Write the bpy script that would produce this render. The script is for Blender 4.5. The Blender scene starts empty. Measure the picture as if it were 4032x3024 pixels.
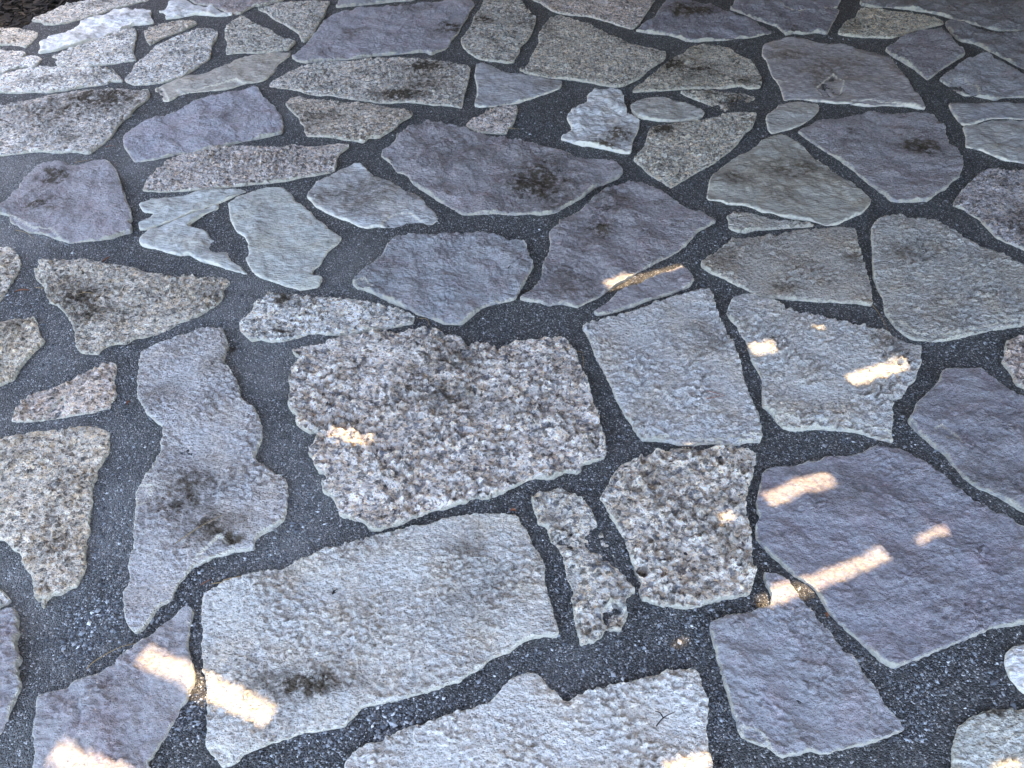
import bpy, math, random
import numpy as np
from mathutils import Vector

sc = bpy.context.scene
# ------------------------------------------------------------------ camera
cam = bpy.data.objects.new('camera', bpy.data.cameras.new('camera'))
sc.collection.objects.link(cam)
cam.location = (0.0, 0.0, 1.5)
cam.rotation_euler = (math.radians(45.0), 0.0, 0.0)
cam.data.sensor_width = 36.0
cam.data.lens = 27.04
cam.data.clip_start = 0.02
cam.data.clip_end = 2000.0
sc.camera = cam
# ------------------------------------------------------------------ sky, sun, exposure
SUN_EL, SUN_AZ = math.radians(60.0), math.radians(40.0)      # azimuth from +y towards +x
SUN = Vector((math.cos(SUN_EL)*math.sin(SUN_AZ), math.cos(SUN_EL)*math.cos(SUN_AZ), math.sin(SUN_EL)))
world = bpy.data.worlds.new("World")
sc.world = world
world.use_nodes = True
wn = world.node_tree.nodes; wl = world.node_tree.links
sky = wn.new('ShaderNodeTexSky')
sky.sky_type = 'NISHITA'; sky.sun_disc = False
sky.sun_elevation = SUN_EL; sky.sun_rotation = SUN_AZ
sky.air_density = 1.0; sky.dust_density = 5.0; sky.ozone_density = 0.6
wl.new(sky.outputs[0], wn['Background'].inputs[0])
wn['Background'].inputs[1].default_value = 0.15
sl = bpy.data.lights.new('sun', 'SUN'); sl.energy = 2.0; sl.angle = math.radians(0.45)
sl.color = (1.0, 0.74, 0.47)
sun = bpy.data.objects.new('sun', sl); sc.collection.objects.link(sun)
sun.rotation_euler = (-SUN).to_track_quat('-Z', 'Y').to_euler()
sun.location = SUN*20
sc.view_settings.view_transform = 'Standard'; sc.view_settings.look = 'None'
sc.view_settings.gamma = 1.0; sc.view_settings.use_curve_mapping = False
sc.view_settings.exposure = 3.5
sc.render.engine = 'CYCLES'

# ------------------------------------------------------------------ data (metres on the ground)
STONES = [
('Gpale',0,[(-2.464,4.179),(-2.428,4.139),(-2.366,4.131),(-2.307,4.163),(-2.258,4.219),(-2.186,4.285),(-2.15,4.352),(-2.094,4.404),(-2.034,4.465),(-2.005,4.492),(-2.016,4.601),(-2.357,4.601),(-2.324,4.483),(-2.42,4.439),(-2.452,4.335),(-2.499,4.26),(-2.518,4.187)],[],'long pale speckled granite flagstone at the edge of the dark mulch'),
('Gtan',0,[(-2.561,3.868),(-2.485,3.875),(-2.422,3.861),(-2.387,3.839),(-2.387,3.897),(-2.394,3.985),(-2.411,4.03),(-2.485,4.053),(-2.539,4.1),(-2.574,4.092),(-2.661,4.076)],[],None),
('Wwhite',0,[(-2.225,3.797),(-2.187,3.839),(-2.145,3.875),(-2.113,3.911),(-2.073,3.955),(-2.04,4.023),(-2.001,4.076),(-1.961,4.131),(-1.895,4.147),(-1.862,4.163),(-1.907,4.236),(-1.923,4.302),(-1.949,4.344),(-2.023,4.344),(-2.113,4.352),(-2.15,4.319),(-2.186,4.236),(-2.209,4.203),(-2.226,4.139),(-2.273,4.023),(-2.332,3.955),(-2.313,3.897),(-2.328,3.861),(-2.305,3.839),(-2.297,3.762)],[],'long smooth white flagstone tapering to a ragged point'),
('Gpale',0,[(-2.434,3.602),(-2.379,3.622),(-2.359,3.674),(-2.347,3.755),(-2.364,3.776),(-2.431,3.783),(-2.537,3.818)],[],None),
('Gwhite',0,[(-2.39,3.532),(-2.354,3.544),(-2.328,3.583),(-2.294,3.602),(-2.235,3.615),(-2.236,3.654),(-2.248,3.701),(-2.279,3.728),(-2.332,3.735),(-2.376,3.674),(-2.397,3.615)],[],None),
('Gwhite',0,[(-2.174,3.701),(-2.168,3.661),(-2.141,3.622),(-2.062,3.615),(-1.979,3.622),(-1.94,3.635),(-1.891,3.648),(-1.835,3.674),(-1.788,3.681),(-1.835,3.769),(-1.859,3.854),(-1.895,4.),(-1.942,4.092),(-1.978,4.076),(-2.017,4.038),(-2.032,4.),(-2.076,3.948),(-2.093,3.904),(-2.125,3.854),(-2.158,3.825),(-2.191,3.769),(-2.216,3.728)],[],None),
('Gtan',0,[(-1.829,3.933),(-1.79,3.868),(-1.778,3.882),(-1.75,3.955),(-1.718,4.),(-1.679,4.061),(-1.636,4.147),(-1.659,4.195),(-1.744,4.179),(-1.794,4.147),(-1.838,4.1),(-1.882,4.053)],[],None),
('Gwhite',0,[(-1.752,3.439),(-1.699,3.409),(-1.646,3.421),(-1.595,3.439),(-1.553,3.47),(-1.513,3.513),(-1.481,3.583),(-1.469,3.635),(-1.444,3.701),(-1.453,3.755),(-1.48,3.854),(-1.476,3.94),(-1.494,4.03),(-1.536,4.076),(-1.599,4.069),(-1.648,4.038),(-1.686,3.97),(-1.72,3.897),(-1.758,3.839),(-1.758,3.769),(-1.774,3.688),(-1.779,3.622),(-1.763,3.532),(-1.773,3.47)],[],None),
('Wblue',0,[(-1.87,4.31),(-1.833,4.268),(-1.82,4.211),(-1.777,4.227),(-1.734,4.244),(-1.683,4.277),(-1.62,4.268),(-1.555,4.255),(-1.468,4.272),(-1.521,4.288),(-1.57,4.332),(-1.627,4.383),(-1.74,4.43),(-1.799,4.501),(-1.842,4.601),(-1.868,4.601),(-1.859,4.51),(-1.862,4.439),(-1.868,4.361),(-1.886,4.293)],[],'bluish white flagstone at the top edge with a ragged lower rim'),
('Tmauve',0,[(-1.816,4.601),(-1.792,4.519),(-1.73,4.439),(-1.626,4.404),(-1.569,4.352),(-1.515,4.298),(-1.446,4.282),(-1.432,4.322),(-1.399,4.395),(-1.364,4.408),(-1.3,4.457),(-1.257,4.492),(-1.274,4.601)],[],None),
('Ggrey',0,[(-1.354,4.335),(-1.309,4.302),(-1.27,4.236),(-1.214,4.171),(-1.168,4.123),(-1.114,4.061),(-1.081,4.015),(-1.052,3.926),(-1.032,3.911),(-1.015,3.97),(-1.003,4.03),(-1.008,4.107),(-0.998,4.203),(-0.994,4.285),(-0.999,4.387),(-0.995,4.457),(-1.014,4.474),(-1.115,4.474),(-1.199,4.457),(-1.286,4.448),(-1.327,4.352),(-1.378,4.387)],[],None),
('Ggrey',0,[(-1.446,3.97),(-1.413,3.897),(-1.402,3.825),(-1.379,3.749),(-1.34,3.769),(-1.28,3.772),(-1.238,3.767),(-1.168,3.776),(-1.092,3.811),(-1.084,3.854),(-1.072,3.911),(-1.156,3.955),(-1.245,4.069),(-1.342,4.155),(-1.427,4.252),(-1.455,4.219),(-1.475,4.092)],[],None),
('Sbrown',0,[(-1.555,3.315),(-1.525,3.252),(-1.496,3.258),(-1.474,3.315),(-1.43,3.338),(-1.382,3.35),(-1.314,3.361),(-1.267,3.379),(-1.213,3.433),(-1.163,3.445),(-1.13,3.463),(-1.111,3.519),(-1.104,3.583),(-1.11,3.635),(-1.091,3.674),(-1.069,3.728),(-1.074,3.776),(-1.159,3.761),(-1.212,3.749),(-1.258,3.728),(-1.301,3.701),(-1.344,3.635),(-1.377,3.596),(-1.416,3.544),(-1.473,3.519),(-1.521,3.47),(-1.574,3.421),(-1.603,3.367)],[],'narrow layered brown-grey slate flagstone with a cream broken end'),
('Gwhite',0,[(-2.308,3.338),(-2.242,3.326),(-2.183,3.332),(-2.127,3.344),(-2.058,3.338),(-1.999,3.355),(-1.949,3.385),(-1.884,3.403),(-1.828,3.421),(-1.834,3.451),(-1.764,3.445),(-1.817,3.519),(-1.865,3.576),(-1.91,3.583),(-1.979,3.596),(-2.049,3.609),(-2.144,3.603),(-2.23,3.603),(-2.286,3.583),(-2.337,3.532),(-2.392,3.513)],[],None),
('Gpale',0,[(-2.034,2.763),(-1.979,2.781),(-1.931,2.795),(-1.869,2.809),(-1.795,2.795),(-1.754,2.804),(-1.717,2.804),(-1.663,2.781),(-1.648,2.837),(-1.64,2.865),(-1.628,2.932),(-1.634,3.012),(-1.63,3.068),(-1.617,3.116),(-1.623,3.158),(-1.618,3.202),(-1.598,3.247),(-1.599,3.309),(-1.616,3.344),(-1.665,3.338),(-1.734,3.361),(-1.804,3.355),(-1.874,3.35),(-1.93,3.338),(-1.982,3.315),(-2.036,3.309),(-2.059,3.28),(-2.109,3.258),(-2.154,3.224),(-2.194,3.191),(-2.246,3.208)],[(-1.788,3.258,0.166,0.079,0.80),(-1.938,3.137,0.220,0.150,0.35)],'coarse speckled granite flagstone with dark brown soiling along its far edge'),
('Pmauve',0,[(-1.561,2.875),(-1.536,2.818),(-1.502,2.772),(-1.472,2.727),(-1.453,2.723),(-1.395,2.736),(-1.365,2.754),(-1.312,2.786),(-1.254,2.804),(-1.188,2.827),(-1.131,2.856),(-1.071,2.894),(-1.045,2.903),(-0.981,2.932),(-0.952,2.947),(-0.941,2.962),(-0.949,3.012),(-0.967,3.084),(-1.,3.148),(-1.026,3.202),(-1.059,3.235),(-1.094,3.28),(-1.117,3.338),(-1.141,3.373),(-1.167,3.391),(-1.228,3.35),(-1.291,3.315),(-1.342,3.28),(-1.399,3.235),(-1.416,3.191),(-1.439,3.137),(-1.484,3.095),(-1.532,3.063),(-1.558,3.027),(-1.58,2.982),(-1.584,2.932)],[],None),
('Gpink',0,[(-1.362,2.509),(-1.292,2.501),(-1.21,2.508),(-1.129,2.52),(-1.048,2.536),(-0.962,2.557),(-0.9,2.565),(-0.847,2.577),(-0.8,2.602),(-0.734,2.623),(-0.678,2.649),(-0.677,2.701),(-0.686,2.754),(-0.671,2.8),(-0.649,2.837),(-0.666,2.86),(-0.738,2.851),(-0.811,2.844),(-0.893,2.842),(-0.96,2.838),(-1.035,2.838),(-1.103,2.835),(-1.169,2.827),(-1.21,2.809),(-1.283,2.781),(-1.328,2.75),(-1.345,2.692),(-1.359,2.64),(-1.37,2.581),(-1.363,2.516)],[],None),
('Pbrown',0,[(-1.838,2.493),(-1.833,2.446),(-1.84,2.407),(-1.861,2.4),(-1.843,2.362),(-1.815,2.355),(-1.775,2.344),(-1.751,2.297),(-1.726,2.286),(-1.695,2.261),(-1.657,2.237),(-1.634,2.24),(-1.588,2.223),(-1.555,2.202),(-1.528,2.192),(-1.497,2.175),(-1.447,2.185),(-1.403,2.192),(-1.36,2.202),(-1.347,2.219),(-1.332,2.233),(-1.307,2.24),(-1.321,2.282),(-1.343,2.297),(-1.332,2.318),(-1.359,2.377),(-1.387,2.423),(-1.429,2.501),(-1.45,2.54),(-1.476,2.59),(-1.506,2.649),(-1.552,2.701),(-1.58,2.727),(-1.612,2.732),(-1.652,2.718),(-1.664,2.692),(-1.71,2.696),(-1.737,2.718),(-1.782,2.71),(-1.824,2.683),(-1.835,2.649),(-1.842,2.615),(-1.834,2.54)],[(-1.725,2.606,0.078,0.076,0.50),(-1.695,2.407,0.107,0.068,0.40)],'lumpy mauve-brown flagstone with a pale jagged lower rim'),
('Sgreen',0,[(-1.317,2.374),(-1.272,2.362),(-1.276,2.326),(-1.306,2.3),(-1.289,2.258),(-1.269,2.258),(-1.232,2.29),(-1.199,2.311),(-1.16,2.344),(-1.128,2.374),(-1.085,2.407),(-1.044,2.442),(-1.012,2.477),(-0.977,2.509),(-1.01,2.521),(-1.084,2.513),(-1.156,2.497),(-1.24,2.469),(-1.318,2.44),(-1.346,2.419)],[],None),
('Sgreen',1,[(-1.243,2.158),(-1.188,2.142),(-1.152,2.125),(-1.104,2.106),(-1.076,2.116),(-1.047,2.093),(-1.018,2.074),(-0.959,2.049),(-0.924,2.03),(-0.883,2.015),(-0.845,1.996),(-0.882,2.042),(-0.93,2.08),(-0.982,2.192),(-1.025,2.206),(-1.058,2.254),(-1.132,2.275),(-1.112,2.318),(-1.084,2.362),(-1.052,2.392),(-1.054,2.415),(-1.076,2.407),(-1.112,2.374),(-1.15,2.337),(-1.188,2.304),(-1.219,2.275),(-1.254,2.247),(-1.266,2.213),(-1.258,2.172)],[],None),
('Sgreen',0,[(-1.009,2.377),(-0.993,2.326),(-0.97,2.282),(-0.949,2.247),(-0.915,2.219),(-0.891,2.172),(-0.872,2.106),(-0.88,2.087),(-0.863,2.055),(-0.832,2.005),(-0.797,1.981),(-0.756,1.963),(-0.719,1.945),(-0.691,1.933),(-0.667,1.922),(-0.64,1.928),(-0.613,1.939),(-0.605,1.981),(-0.644,1.993),(-0.644,2.03),(-0.626,2.055),(-0.621,2.093),(-0.612,2.132),(-0.591,2.165),(-0.578,2.206),(-0.615,2.24),(-0.645,2.275),(-0.679,2.311),(-0.713,2.362),(-0.748,2.4),(-0.785,2.438),(-0.807,2.485),(-0.84,2.525),(-0.88,2.533),(-0.929,2.525),(-0.951,2.509),(-0.973,2.493),(-1.003,2.461),(-1.025,2.423)],[],'shield shaped greenish grey slate flagstone with fine black specks'),
('Sblue',0,[(-0.749,2.469),(-0.726,2.438),(-0.708,2.407),(-0.684,2.385),(-0.646,2.355),(-0.609,2.326),(-0.574,2.311),(-0.538,2.282),(-0.504,2.265),(-0.465,2.275),(-0.437,2.268),(-0.4,2.261),(-0.36,2.258),(-0.328,2.258),(-0.298,2.282),(-0.275,2.29),(-0.259,2.318),(-0.267,2.348),(-0.29,2.385),(-0.318,2.43),(-0.338,2.469),(-0.356,2.485),(-0.388,2.509),(-0.402,2.524),(-0.422,2.544),(-0.459,2.573),(-0.491,2.59),(-0.53,2.623),(-0.563,2.675),(-0.589,2.701),(-0.615,2.701),(-0.647,2.675),(-0.688,2.606),(-0.724,2.565),(-0.748,2.508)],[(-0.650,2.477,0.189,0.047,0.35)],'smooth blue-grey slate flagstone with a curved crack at its near corner'),
('Pred',0,[(-0.382,3.032),(-0.413,3.012),(-0.443,2.972),(-0.444,2.942),(-0.47,2.923),(-0.47,2.875),(-0.49,2.846),(-0.508,2.809),(-0.517,2.772),(-0.496,2.745),(-0.464,2.701),(-0.441,2.649),(-0.395,2.623),(-0.377,2.573),(-0.343,2.524),(-0.325,2.509),(-0.297,2.477),(-0.27,2.446),(-0.235,2.415),(-0.204,2.381),(-0.174,2.348),(-0.121,2.355),(-0.06,2.359),(-0.014,2.351),(0.018,2.351),(0.059,2.359),(0.108,2.355),(0.149,2.362),(0.183,2.392),(0.218,2.43),(0.253,2.461),(0.29,2.512),(0.313,2.54),(0.34,2.557),(0.373,2.581),(0.41,2.615),(0.422,2.64),(0.416,2.675),(0.397,2.701),(0.364,2.727),(0.298,2.745),(0.237,2.772),(0.184,2.8),(0.121,2.837),(0.053,2.875),(-0.007,2.903),(-0.069,2.923),(-0.139,2.932),(-0.173,2.962),(-0.213,3.012),(-0.271,3.032),(-0.331,3.063),(-0.36,3.068)],[(0.096,2.557,0.111,0.123,0.75),(-0.203,2.790,0.136,0.110,0.25)],'large pentagonal purple-grey flagstone with a dark brown patch'),
('Pred',0,[(0.353,2.509),(0.33,2.485),(0.294,2.446),(0.253,2.392),(0.213,2.348),(0.167,2.311),(0.161,2.268),(0.124,2.226),(0.13,2.179),(0.124,2.125),(0.104,2.074),(0.098,2.005),(0.086,1.957),(0.045,1.904),(0.021,1.873),(0.041,1.864),(0.08,1.856),(0.111,1.842),(0.15,1.848),(0.178,1.842),(0.199,1.831),(0.217,1.845),(0.243,1.864),(0.266,1.881),(0.285,1.899),(0.313,1.928),(0.353,1.963),(0.385,1.993),(0.41,2.018),(0.435,2.036),(0.476,2.068),(0.519,2.099),(0.563,2.139),(0.591,2.172),(0.611,2.199),(0.638,2.24),(0.679,2.275),(0.715,2.308),(0.704,2.322),(0.669,2.351),(0.633,2.385),(0.605,2.415),(0.578,2.454),(0.546,2.493),(0.507,2.524),(0.477,2.552),(0.43,2.557),(0.394,2.54)],[(0.295,2.247,0.047,0.049,0.60),(0.382,2.461,0.084,0.047,0.30),(0.355,2.385,0.037,0.038,0.35)],'big purple flagstone crossed by fine cracks, sunlit along its near edge'),
('Pblue',0,[(-0.492,1.931),(-0.465,1.922),(-0.434,1.904),(-0.402,1.881),(-0.371,1.859),(-0.337,1.837),(-0.308,1.82),(-0.285,1.798),(-0.252,1.787),(-0.223,1.766),(-0.195,1.755),(-0.157,1.753),(-0.144,1.761),(-0.127,1.782),(-0.111,1.809),(-0.087,1.837),(-0.052,1.853),(-0.017,1.862),(0.009,1.87),(0.027,1.916),(0.042,1.963),(0.053,1.999),(0.071,2.042),(0.066,2.068),(0.055,2.112),(0.048,2.158),(0.017,2.179),(-0.014,2.192),(-0.034,2.213),(-0.074,2.223),(-0.137,2.223),(-0.215,2.223),(-0.301,2.221),(-0.36,2.218),(-0.399,2.213),(-0.418,2.145),(-0.432,2.099),(-0.445,2.049),(-0.476,2.005),(-0.494,1.975),(-0.507,1.951)],[],None),
('Pred',0,[(0.259,1.795),(0.302,1.806),(0.339,1.825),(0.383,1.848),(0.433,1.876),(0.49,1.899),(0.529,1.922),(0.569,1.945),(0.581,1.975),(0.575,2.005),(0.569,2.036),(0.547,2.036),(0.498,2.011),(0.45,1.981),(0.41,1.951),(0.371,1.928),(0.339,1.904),(0.308,1.87),(0.28,1.837),(0.248,1.809)],[],'slim purple flagstone sliver beside a sunlit joint'),
('Ggrey',0,[(-0.177,4.319),(-0.199,4.252),(-0.207,4.155),(-0.222,4.061),(-0.242,3.985),(-0.256,3.926),(-0.241,3.839),(-0.216,3.783),(-0.163,3.701),(-0.091,3.674),(-0.026,3.654),(-0.019,3.654),(0.008,3.661),(0.014,3.701),(0.036,3.769),(0.042,3.854),(0.077,3.926),(0.102,4.015),(0.116,4.123),(0.13,4.219),(0.101,4.302),(0.071,4.387),(0.05,4.492),(0.048,4.601),(-0.146,4.601),(-0.156,4.492)],[(-0.149,4.187,0.066,0.056,0.60)],None),
('Pmauve',0,[(-1.019,3.668),(-0.973,3.654),(-0.922,3.674),(-0.847,3.688),(-0.773,3.701),(-0.71,3.721),(-0.657,3.742),(-0.581,3.755),(-0.494,3.776),(-0.462,3.79),(-0.423,3.79),(-0.392,3.755),(-0.362,3.79),(-0.319,3.825),(-0.302,3.926),(-0.272,4.015),(-0.26,4.123),(-0.235,4.236),(-0.226,4.335),(-0.198,4.421),(-0.22,4.492),(-0.253,4.528),(-0.346,4.483),(-0.432,4.457),(-0.531,4.439),(-0.579,4.413),(-0.652,4.395),(-0.744,4.387),(-0.834,4.361),(-0.9,4.31),(-0.948,4.268),(-0.983,4.187),(-0.984,4.092),(-1.003,4.),(-1.018,3.897),(-1.033,3.797),(-1.058,3.715)],[(-0.322,4.076,0.071,0.077,0.60),(-0.319,4.015,0.116,0.061,0.25)],'large lavender-grey flagstone near the top edge'),
('Pblue',0,[(-0.853,4.408),(-0.757,4.442),(-0.661,4.474),(-0.548,4.489),(-0.481,4.601),(-0.964,4.601),(-0.953,4.448),(-0.954,4.378)],[],None),
('Gpale',0,[(-1.044,3.379),(-0.992,3.373),(-0.946,3.35),(-0.898,3.315),(-0.856,3.303),(-0.806,3.309),(-0.752,3.286),(-0.688,3.263),(-0.647,3.258),(-0.584,3.235),(-0.524,3.235),(-0.474,3.241),(-0.383,3.224),(-0.332,3.208),(-0.302,3.213),(-0.242,3.197),(-0.214,3.186),(-0.212,3.303),(-0.201,3.409),(-0.198,3.482),(-0.192,3.596),(-0.253,3.635),(-0.326,3.668),(-0.398,3.688),(-0.465,3.694),(-0.543,3.708),(-0.62,3.708),(-0.684,3.694),(-0.749,3.688),(-0.832,3.661),(-0.895,3.648),(-0.957,3.628),(-0.996,3.609),(-1.026,3.57),(-1.061,3.507),(-1.092,3.457),(-1.101,3.403)],[(-0.403,3.609,0.092,0.058,0.80),(-0.492,3.315,0.102,0.052,0.80),(-0.389,3.433,0.130,0.133,0.35)],'granite flagstone with rust-brown stains toward its right end'),
('Gbrown',0,[(-0.962,3.18),(-0.934,3.137),(-0.901,3.095),(-0.887,3.048),(-0.865,3.022),(-0.851,2.962),(-0.835,2.928),(-0.789,2.928),(-0.731,2.918),(-0.672,2.898),(-0.634,2.889),(-0.595,2.875),(-0.582,2.923),(-0.549,2.913),(-0.52,2.947),(-0.487,2.992),(-0.465,3.053),(-0.43,3.095),(-0.419,3.132),(-0.446,3.153),(-0.497,3.175),(-0.558,3.191),(-0.621,3.219),(-0.693,3.23),(-0.764,3.241),(-0.827,3.258),(-0.89,3.269),(-0.945,3.292),(-0.973,3.28),(-0.986,3.224)],[],'brown speckled granite flagstone below the rust-stained one'),
('Sdark',0,[(-0.173,3.507),(-0.159,3.409),(-0.156,3.303),(-0.163,3.202),(-0.142,3.191),(-0.083,3.197),(-0.028,3.219),(0.012,3.224),(0.047,3.247),(0.104,3.292),(0.166,3.338),(0.213,3.373),(0.225,3.409),(0.222,3.457),(0.191,3.467),(0.113,3.504),(0.045,3.523),(-0.019,3.542),(-0.052,3.57),(-0.101,3.622),(-0.14,3.654),(-0.167,3.635)],[],'smooth dark blue-grey triangular slate flagstone'),
('Gpink',0,[(-0.175,3.002),(-0.135,2.962),(-0.088,2.952),(-0.022,2.952),(-0.017,2.997),(-0.003,3.012),(0.012,3.063),(0.017,3.116),(0.027,3.158),(0.022,3.191),(-0.018,3.202),(-0.053,3.18),(-0.092,3.158),(-0.13,3.105),(-0.168,3.074),(-0.195,3.032)],[],None),
('Gpink',0,[(0.074,4.601),(0.117,4.492),(0.154,4.457),(0.189,4.387),(0.224,4.319),(0.284,4.285),(0.344,4.268),(0.404,4.252),(0.461,4.211),(0.517,4.163),(0.572,4.115),(0.622,4.084),(0.658,4.139),(0.693,4.236),(0.738,4.352),(0.768,4.439),(0.787,4.492),(0.808,4.601)],[],None),
('Gyellow',0,[(0.077,3.532),(0.129,3.507),(0.202,3.482),(0.275,3.47),(0.347,3.445),(0.397,3.421),(0.457,3.397),(0.504,3.403),(0.528,3.427),(0.574,3.47),(0.607,3.519),(0.634,3.57),(0.686,3.635),(0.725,3.688),(0.742,3.728),(0.745,3.79),(0.688,3.825),(0.636,3.854),(0.594,3.882),(0.553,3.926),(0.511,3.97),(0.475,4.023),(0.428,4.092),(0.397,4.155),(0.339,4.195),(0.294,4.244),(0.246,4.268),(0.209,4.236),(0.169,4.139),(0.131,4.015),(0.134,3.897),(0.115,3.811),(0.085,3.715),(0.084,3.661),(0.062,3.596),(0.032,3.583)],[],'broad yellowish granite flagstone with rippled surface'),
('Wblue',0,[(0.328,3.247),(0.306,3.213),(0.258,3.158),(0.23,3.095),(0.241,3.032),(0.248,2.982),(0.228,2.947),(0.193,2.903),(0.233,2.879),(0.278,2.851),(0.323,2.846),(0.358,2.827),(0.402,2.809),(0.437,2.79),(0.471,2.79),(0.481,2.865),(0.503,2.932),(0.524,2.992),(0.533,3.048),(0.506,3.084),(0.487,3.116),(0.49,3.169),(0.487,3.235),(0.492,3.303),(0.489,3.355),(0.445,3.373),(0.407,3.355),(0.37,3.338),(0.332,3.303)],[(0.437,2.932,0.061,0.059,0.70),(0.373,2.837,0.069,0.037,0.60)],'smooth bluish white flagstone with rusty brown lower corner'),
('Spale',0,[(0.513,3.148),(0.527,3.105),(0.564,3.084),(0.61,3.068),(0.657,3.063),(0.706,3.068),(0.766,3.079),(0.808,3.1),(0.819,3.132),(0.801,3.169),(0.772,3.202),(0.731,3.23),(0.685,3.252),(0.632,3.275),(0.586,3.269),(0.547,3.235),(0.511,3.202)],[],'small smooth grey lens-shaped flagstone'),
('Gyellow',0,[(0.596,3.35),(0.7,3.361),(0.784,3.373),(0.857,3.379),(0.95,3.378),(0.995,3.397),(1.038,3.403),(1.063,3.379),(1.116,3.385),(1.134,3.433),(1.141,3.482),(1.143,3.57),(1.141,3.661),(1.126,3.715),(1.09,3.755),(1.068,3.811),(1.026,3.854),(0.972,3.868),(0.909,3.868),(0.876,3.839),(0.831,3.769),(0.773,3.715),(0.723,3.635),(0.67,3.557),(0.63,3.494),(0.585,3.427),(0.549,3.385),(0.536,3.338)],[(0.756,3.635,0.054,0.072,0.85),(0.862,3.557,0.128,0.102,0.40),(1.054,3.457,0.052,0.037,0.50)],'yellowish granite flagstone with a dark brown stain at its left edge'),
('Gyellow',1,[(0.79,3.28),(0.824,3.247),(0.856,3.202),(0.88,3.169),(0.904,3.142),(0.945,3.153),(0.993,3.169),(1.02,3.224),(1.072,3.28),(1.067,3.303),(1.014,3.338),(0.953,3.341),(0.878,3.353),(0.801,3.347),(0.744,3.344)],[(0.984,3.247,0.060,0.067,0.60)],None),
('Gyellow',0,[(0.548,2.923),(0.53,2.846),(0.495,2.781),(0.473,2.732),(0.498,2.692),(0.518,2.64),(0.543,2.602),(0.568,2.565),(0.589,2.528),(0.619,2.557),(0.66,2.598),(0.701,2.64),(0.742,2.675),(0.784,2.71),(0.819,2.754),(0.866,2.809),(0.905,2.865),(0.952,2.952),(0.989,2.992),(1.026,3.074),(1.041,3.132),(0.962,3.137),(0.909,3.116),(0.854,3.084),(0.792,3.063),(0.733,3.053),(0.691,3.032),(0.651,3.022),(0.602,3.012),(0.573,3.002)],[(0.622,2.982,0.062,0.050,0.60)],None),
('Pdark',0,[(0.653,4.046),(0.702,4.023),(0.792,4.),(0.833,3.963),(0.872,3.918),(0.917,3.911),(0.988,3.926),(1.07,3.933),(1.131,3.955),(1.202,3.963),(1.264,4.),(1.319,4.023),(1.323,4.053),(1.285,4.123),(1.266,4.171),(1.222,4.219),(1.172,4.268),(1.133,4.319),(1.109,4.387),(1.056,4.439),(0.999,4.474),(0.926,4.492),(0.853,4.465),(0.813,4.404),(0.775,4.302),(0.745,4.219),(0.681,4.139),(0.631,4.061)],[(0.961,4.319,0.135,0.084,0.80),(0.941,4.387,0.099,0.043,0.50)],'dark purple flagstone with a brown stain across its far side'),
('Pdark',0,[(1.207,4.319),(1.245,4.268),(1.275,4.211),(1.329,4.155),(1.363,4.123),(1.378,4.061),(1.386,4.),(1.434,4.03),(1.489,4.015),(1.553,4.038),(1.597,4.008),(1.644,4.107),(1.701,4.219),(1.75,4.319),(1.751,4.356),(1.601,4.339),(1.508,4.314),(1.477,4.361),(1.455,4.474),(1.46,4.601),(1.259,4.601),(1.217,4.457),(1.172,4.361)],[],None),
('Pdark',0,[(1.488,4.382),(1.518,4.33),(1.605,4.356),(1.757,4.376),(1.785,4.439),(1.866,4.601),(1.492,4.601),(1.453,4.465)],[],None),
('Polive',0,[(1.962,4.387),(2.036,4.387),(2.123,4.352),(2.2,4.327),(2.249,4.293),(2.293,4.252),(2.339,4.187),(2.394,4.147),(2.442,4.092),(2.484,4.053),(2.573,4.053),(2.687,4.061),(2.948,4.601),(1.962,4.601),(1.892,4.421)],[],'wide purple-olive flagstone in the far right corner'),
('Gyellow',0,[(1.7,3.985),(1.765,3.97),(1.832,3.963),(1.887,3.955),(1.924,3.963),(2.001,4.015),(2.073,4.069),(2.165,4.107),(2.245,4.147),(2.256,4.195),(2.226,4.236),(2.178,4.268),(2.093,4.302),(2.019,4.335),(1.956,4.37),(1.891,4.378),(1.847,4.319),(1.814,4.236),(1.74,4.171),(1.708,4.123),(1.649,4.015)],[],'yellowish granite flagstone in the far right between purple ones'),
('Polive',0,[(2.234,4.046),(2.227,3.97),(2.235,3.918),(2.28,3.904),(2.307,3.861),(2.314,3.811),(2.334,3.769),(2.359,3.701),(2.379,3.635),(2.431,3.532),(2.668,4.023),(2.572,4.017),(2.493,4.009),(2.423,4.023),(2.38,4.084),(2.332,4.139),(2.295,4.195),(2.264,4.179),(2.242,4.12)],[],None),
('Pred',0,[(1.833,3.735),(1.849,3.688),(1.869,3.622),(1.882,3.57),(1.89,3.507),(1.897,3.47),(1.936,3.5),(1.984,3.557),(2.053,3.622),(2.123,3.688),(2.195,3.755),(2.19,3.811),(2.185,3.868),(2.198,3.955),(2.193,4.015),(2.188,4.061),(2.144,4.053),(2.082,4.046),(2.048,4.015),(1.962,3.955),(1.901,3.897),(1.858,3.854),(1.823,3.811)],[],'reddish purple diamond-shaped flagstone'),
('Pblue',0,[(1.968,3.409),(1.98,3.35),(1.996,3.303),(2.042,3.303),(2.078,3.28),(2.113,3.258),(2.171,3.286),(2.217,3.286),(2.315,3.292),(2.389,3.445),(2.343,3.557),(2.333,3.596),(2.319,3.661),(2.305,3.728),(2.293,3.762),(2.217,3.715),(2.139,3.661),(2.075,3.596),(2.001,3.519),(1.95,3.47)],[],None),
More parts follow.
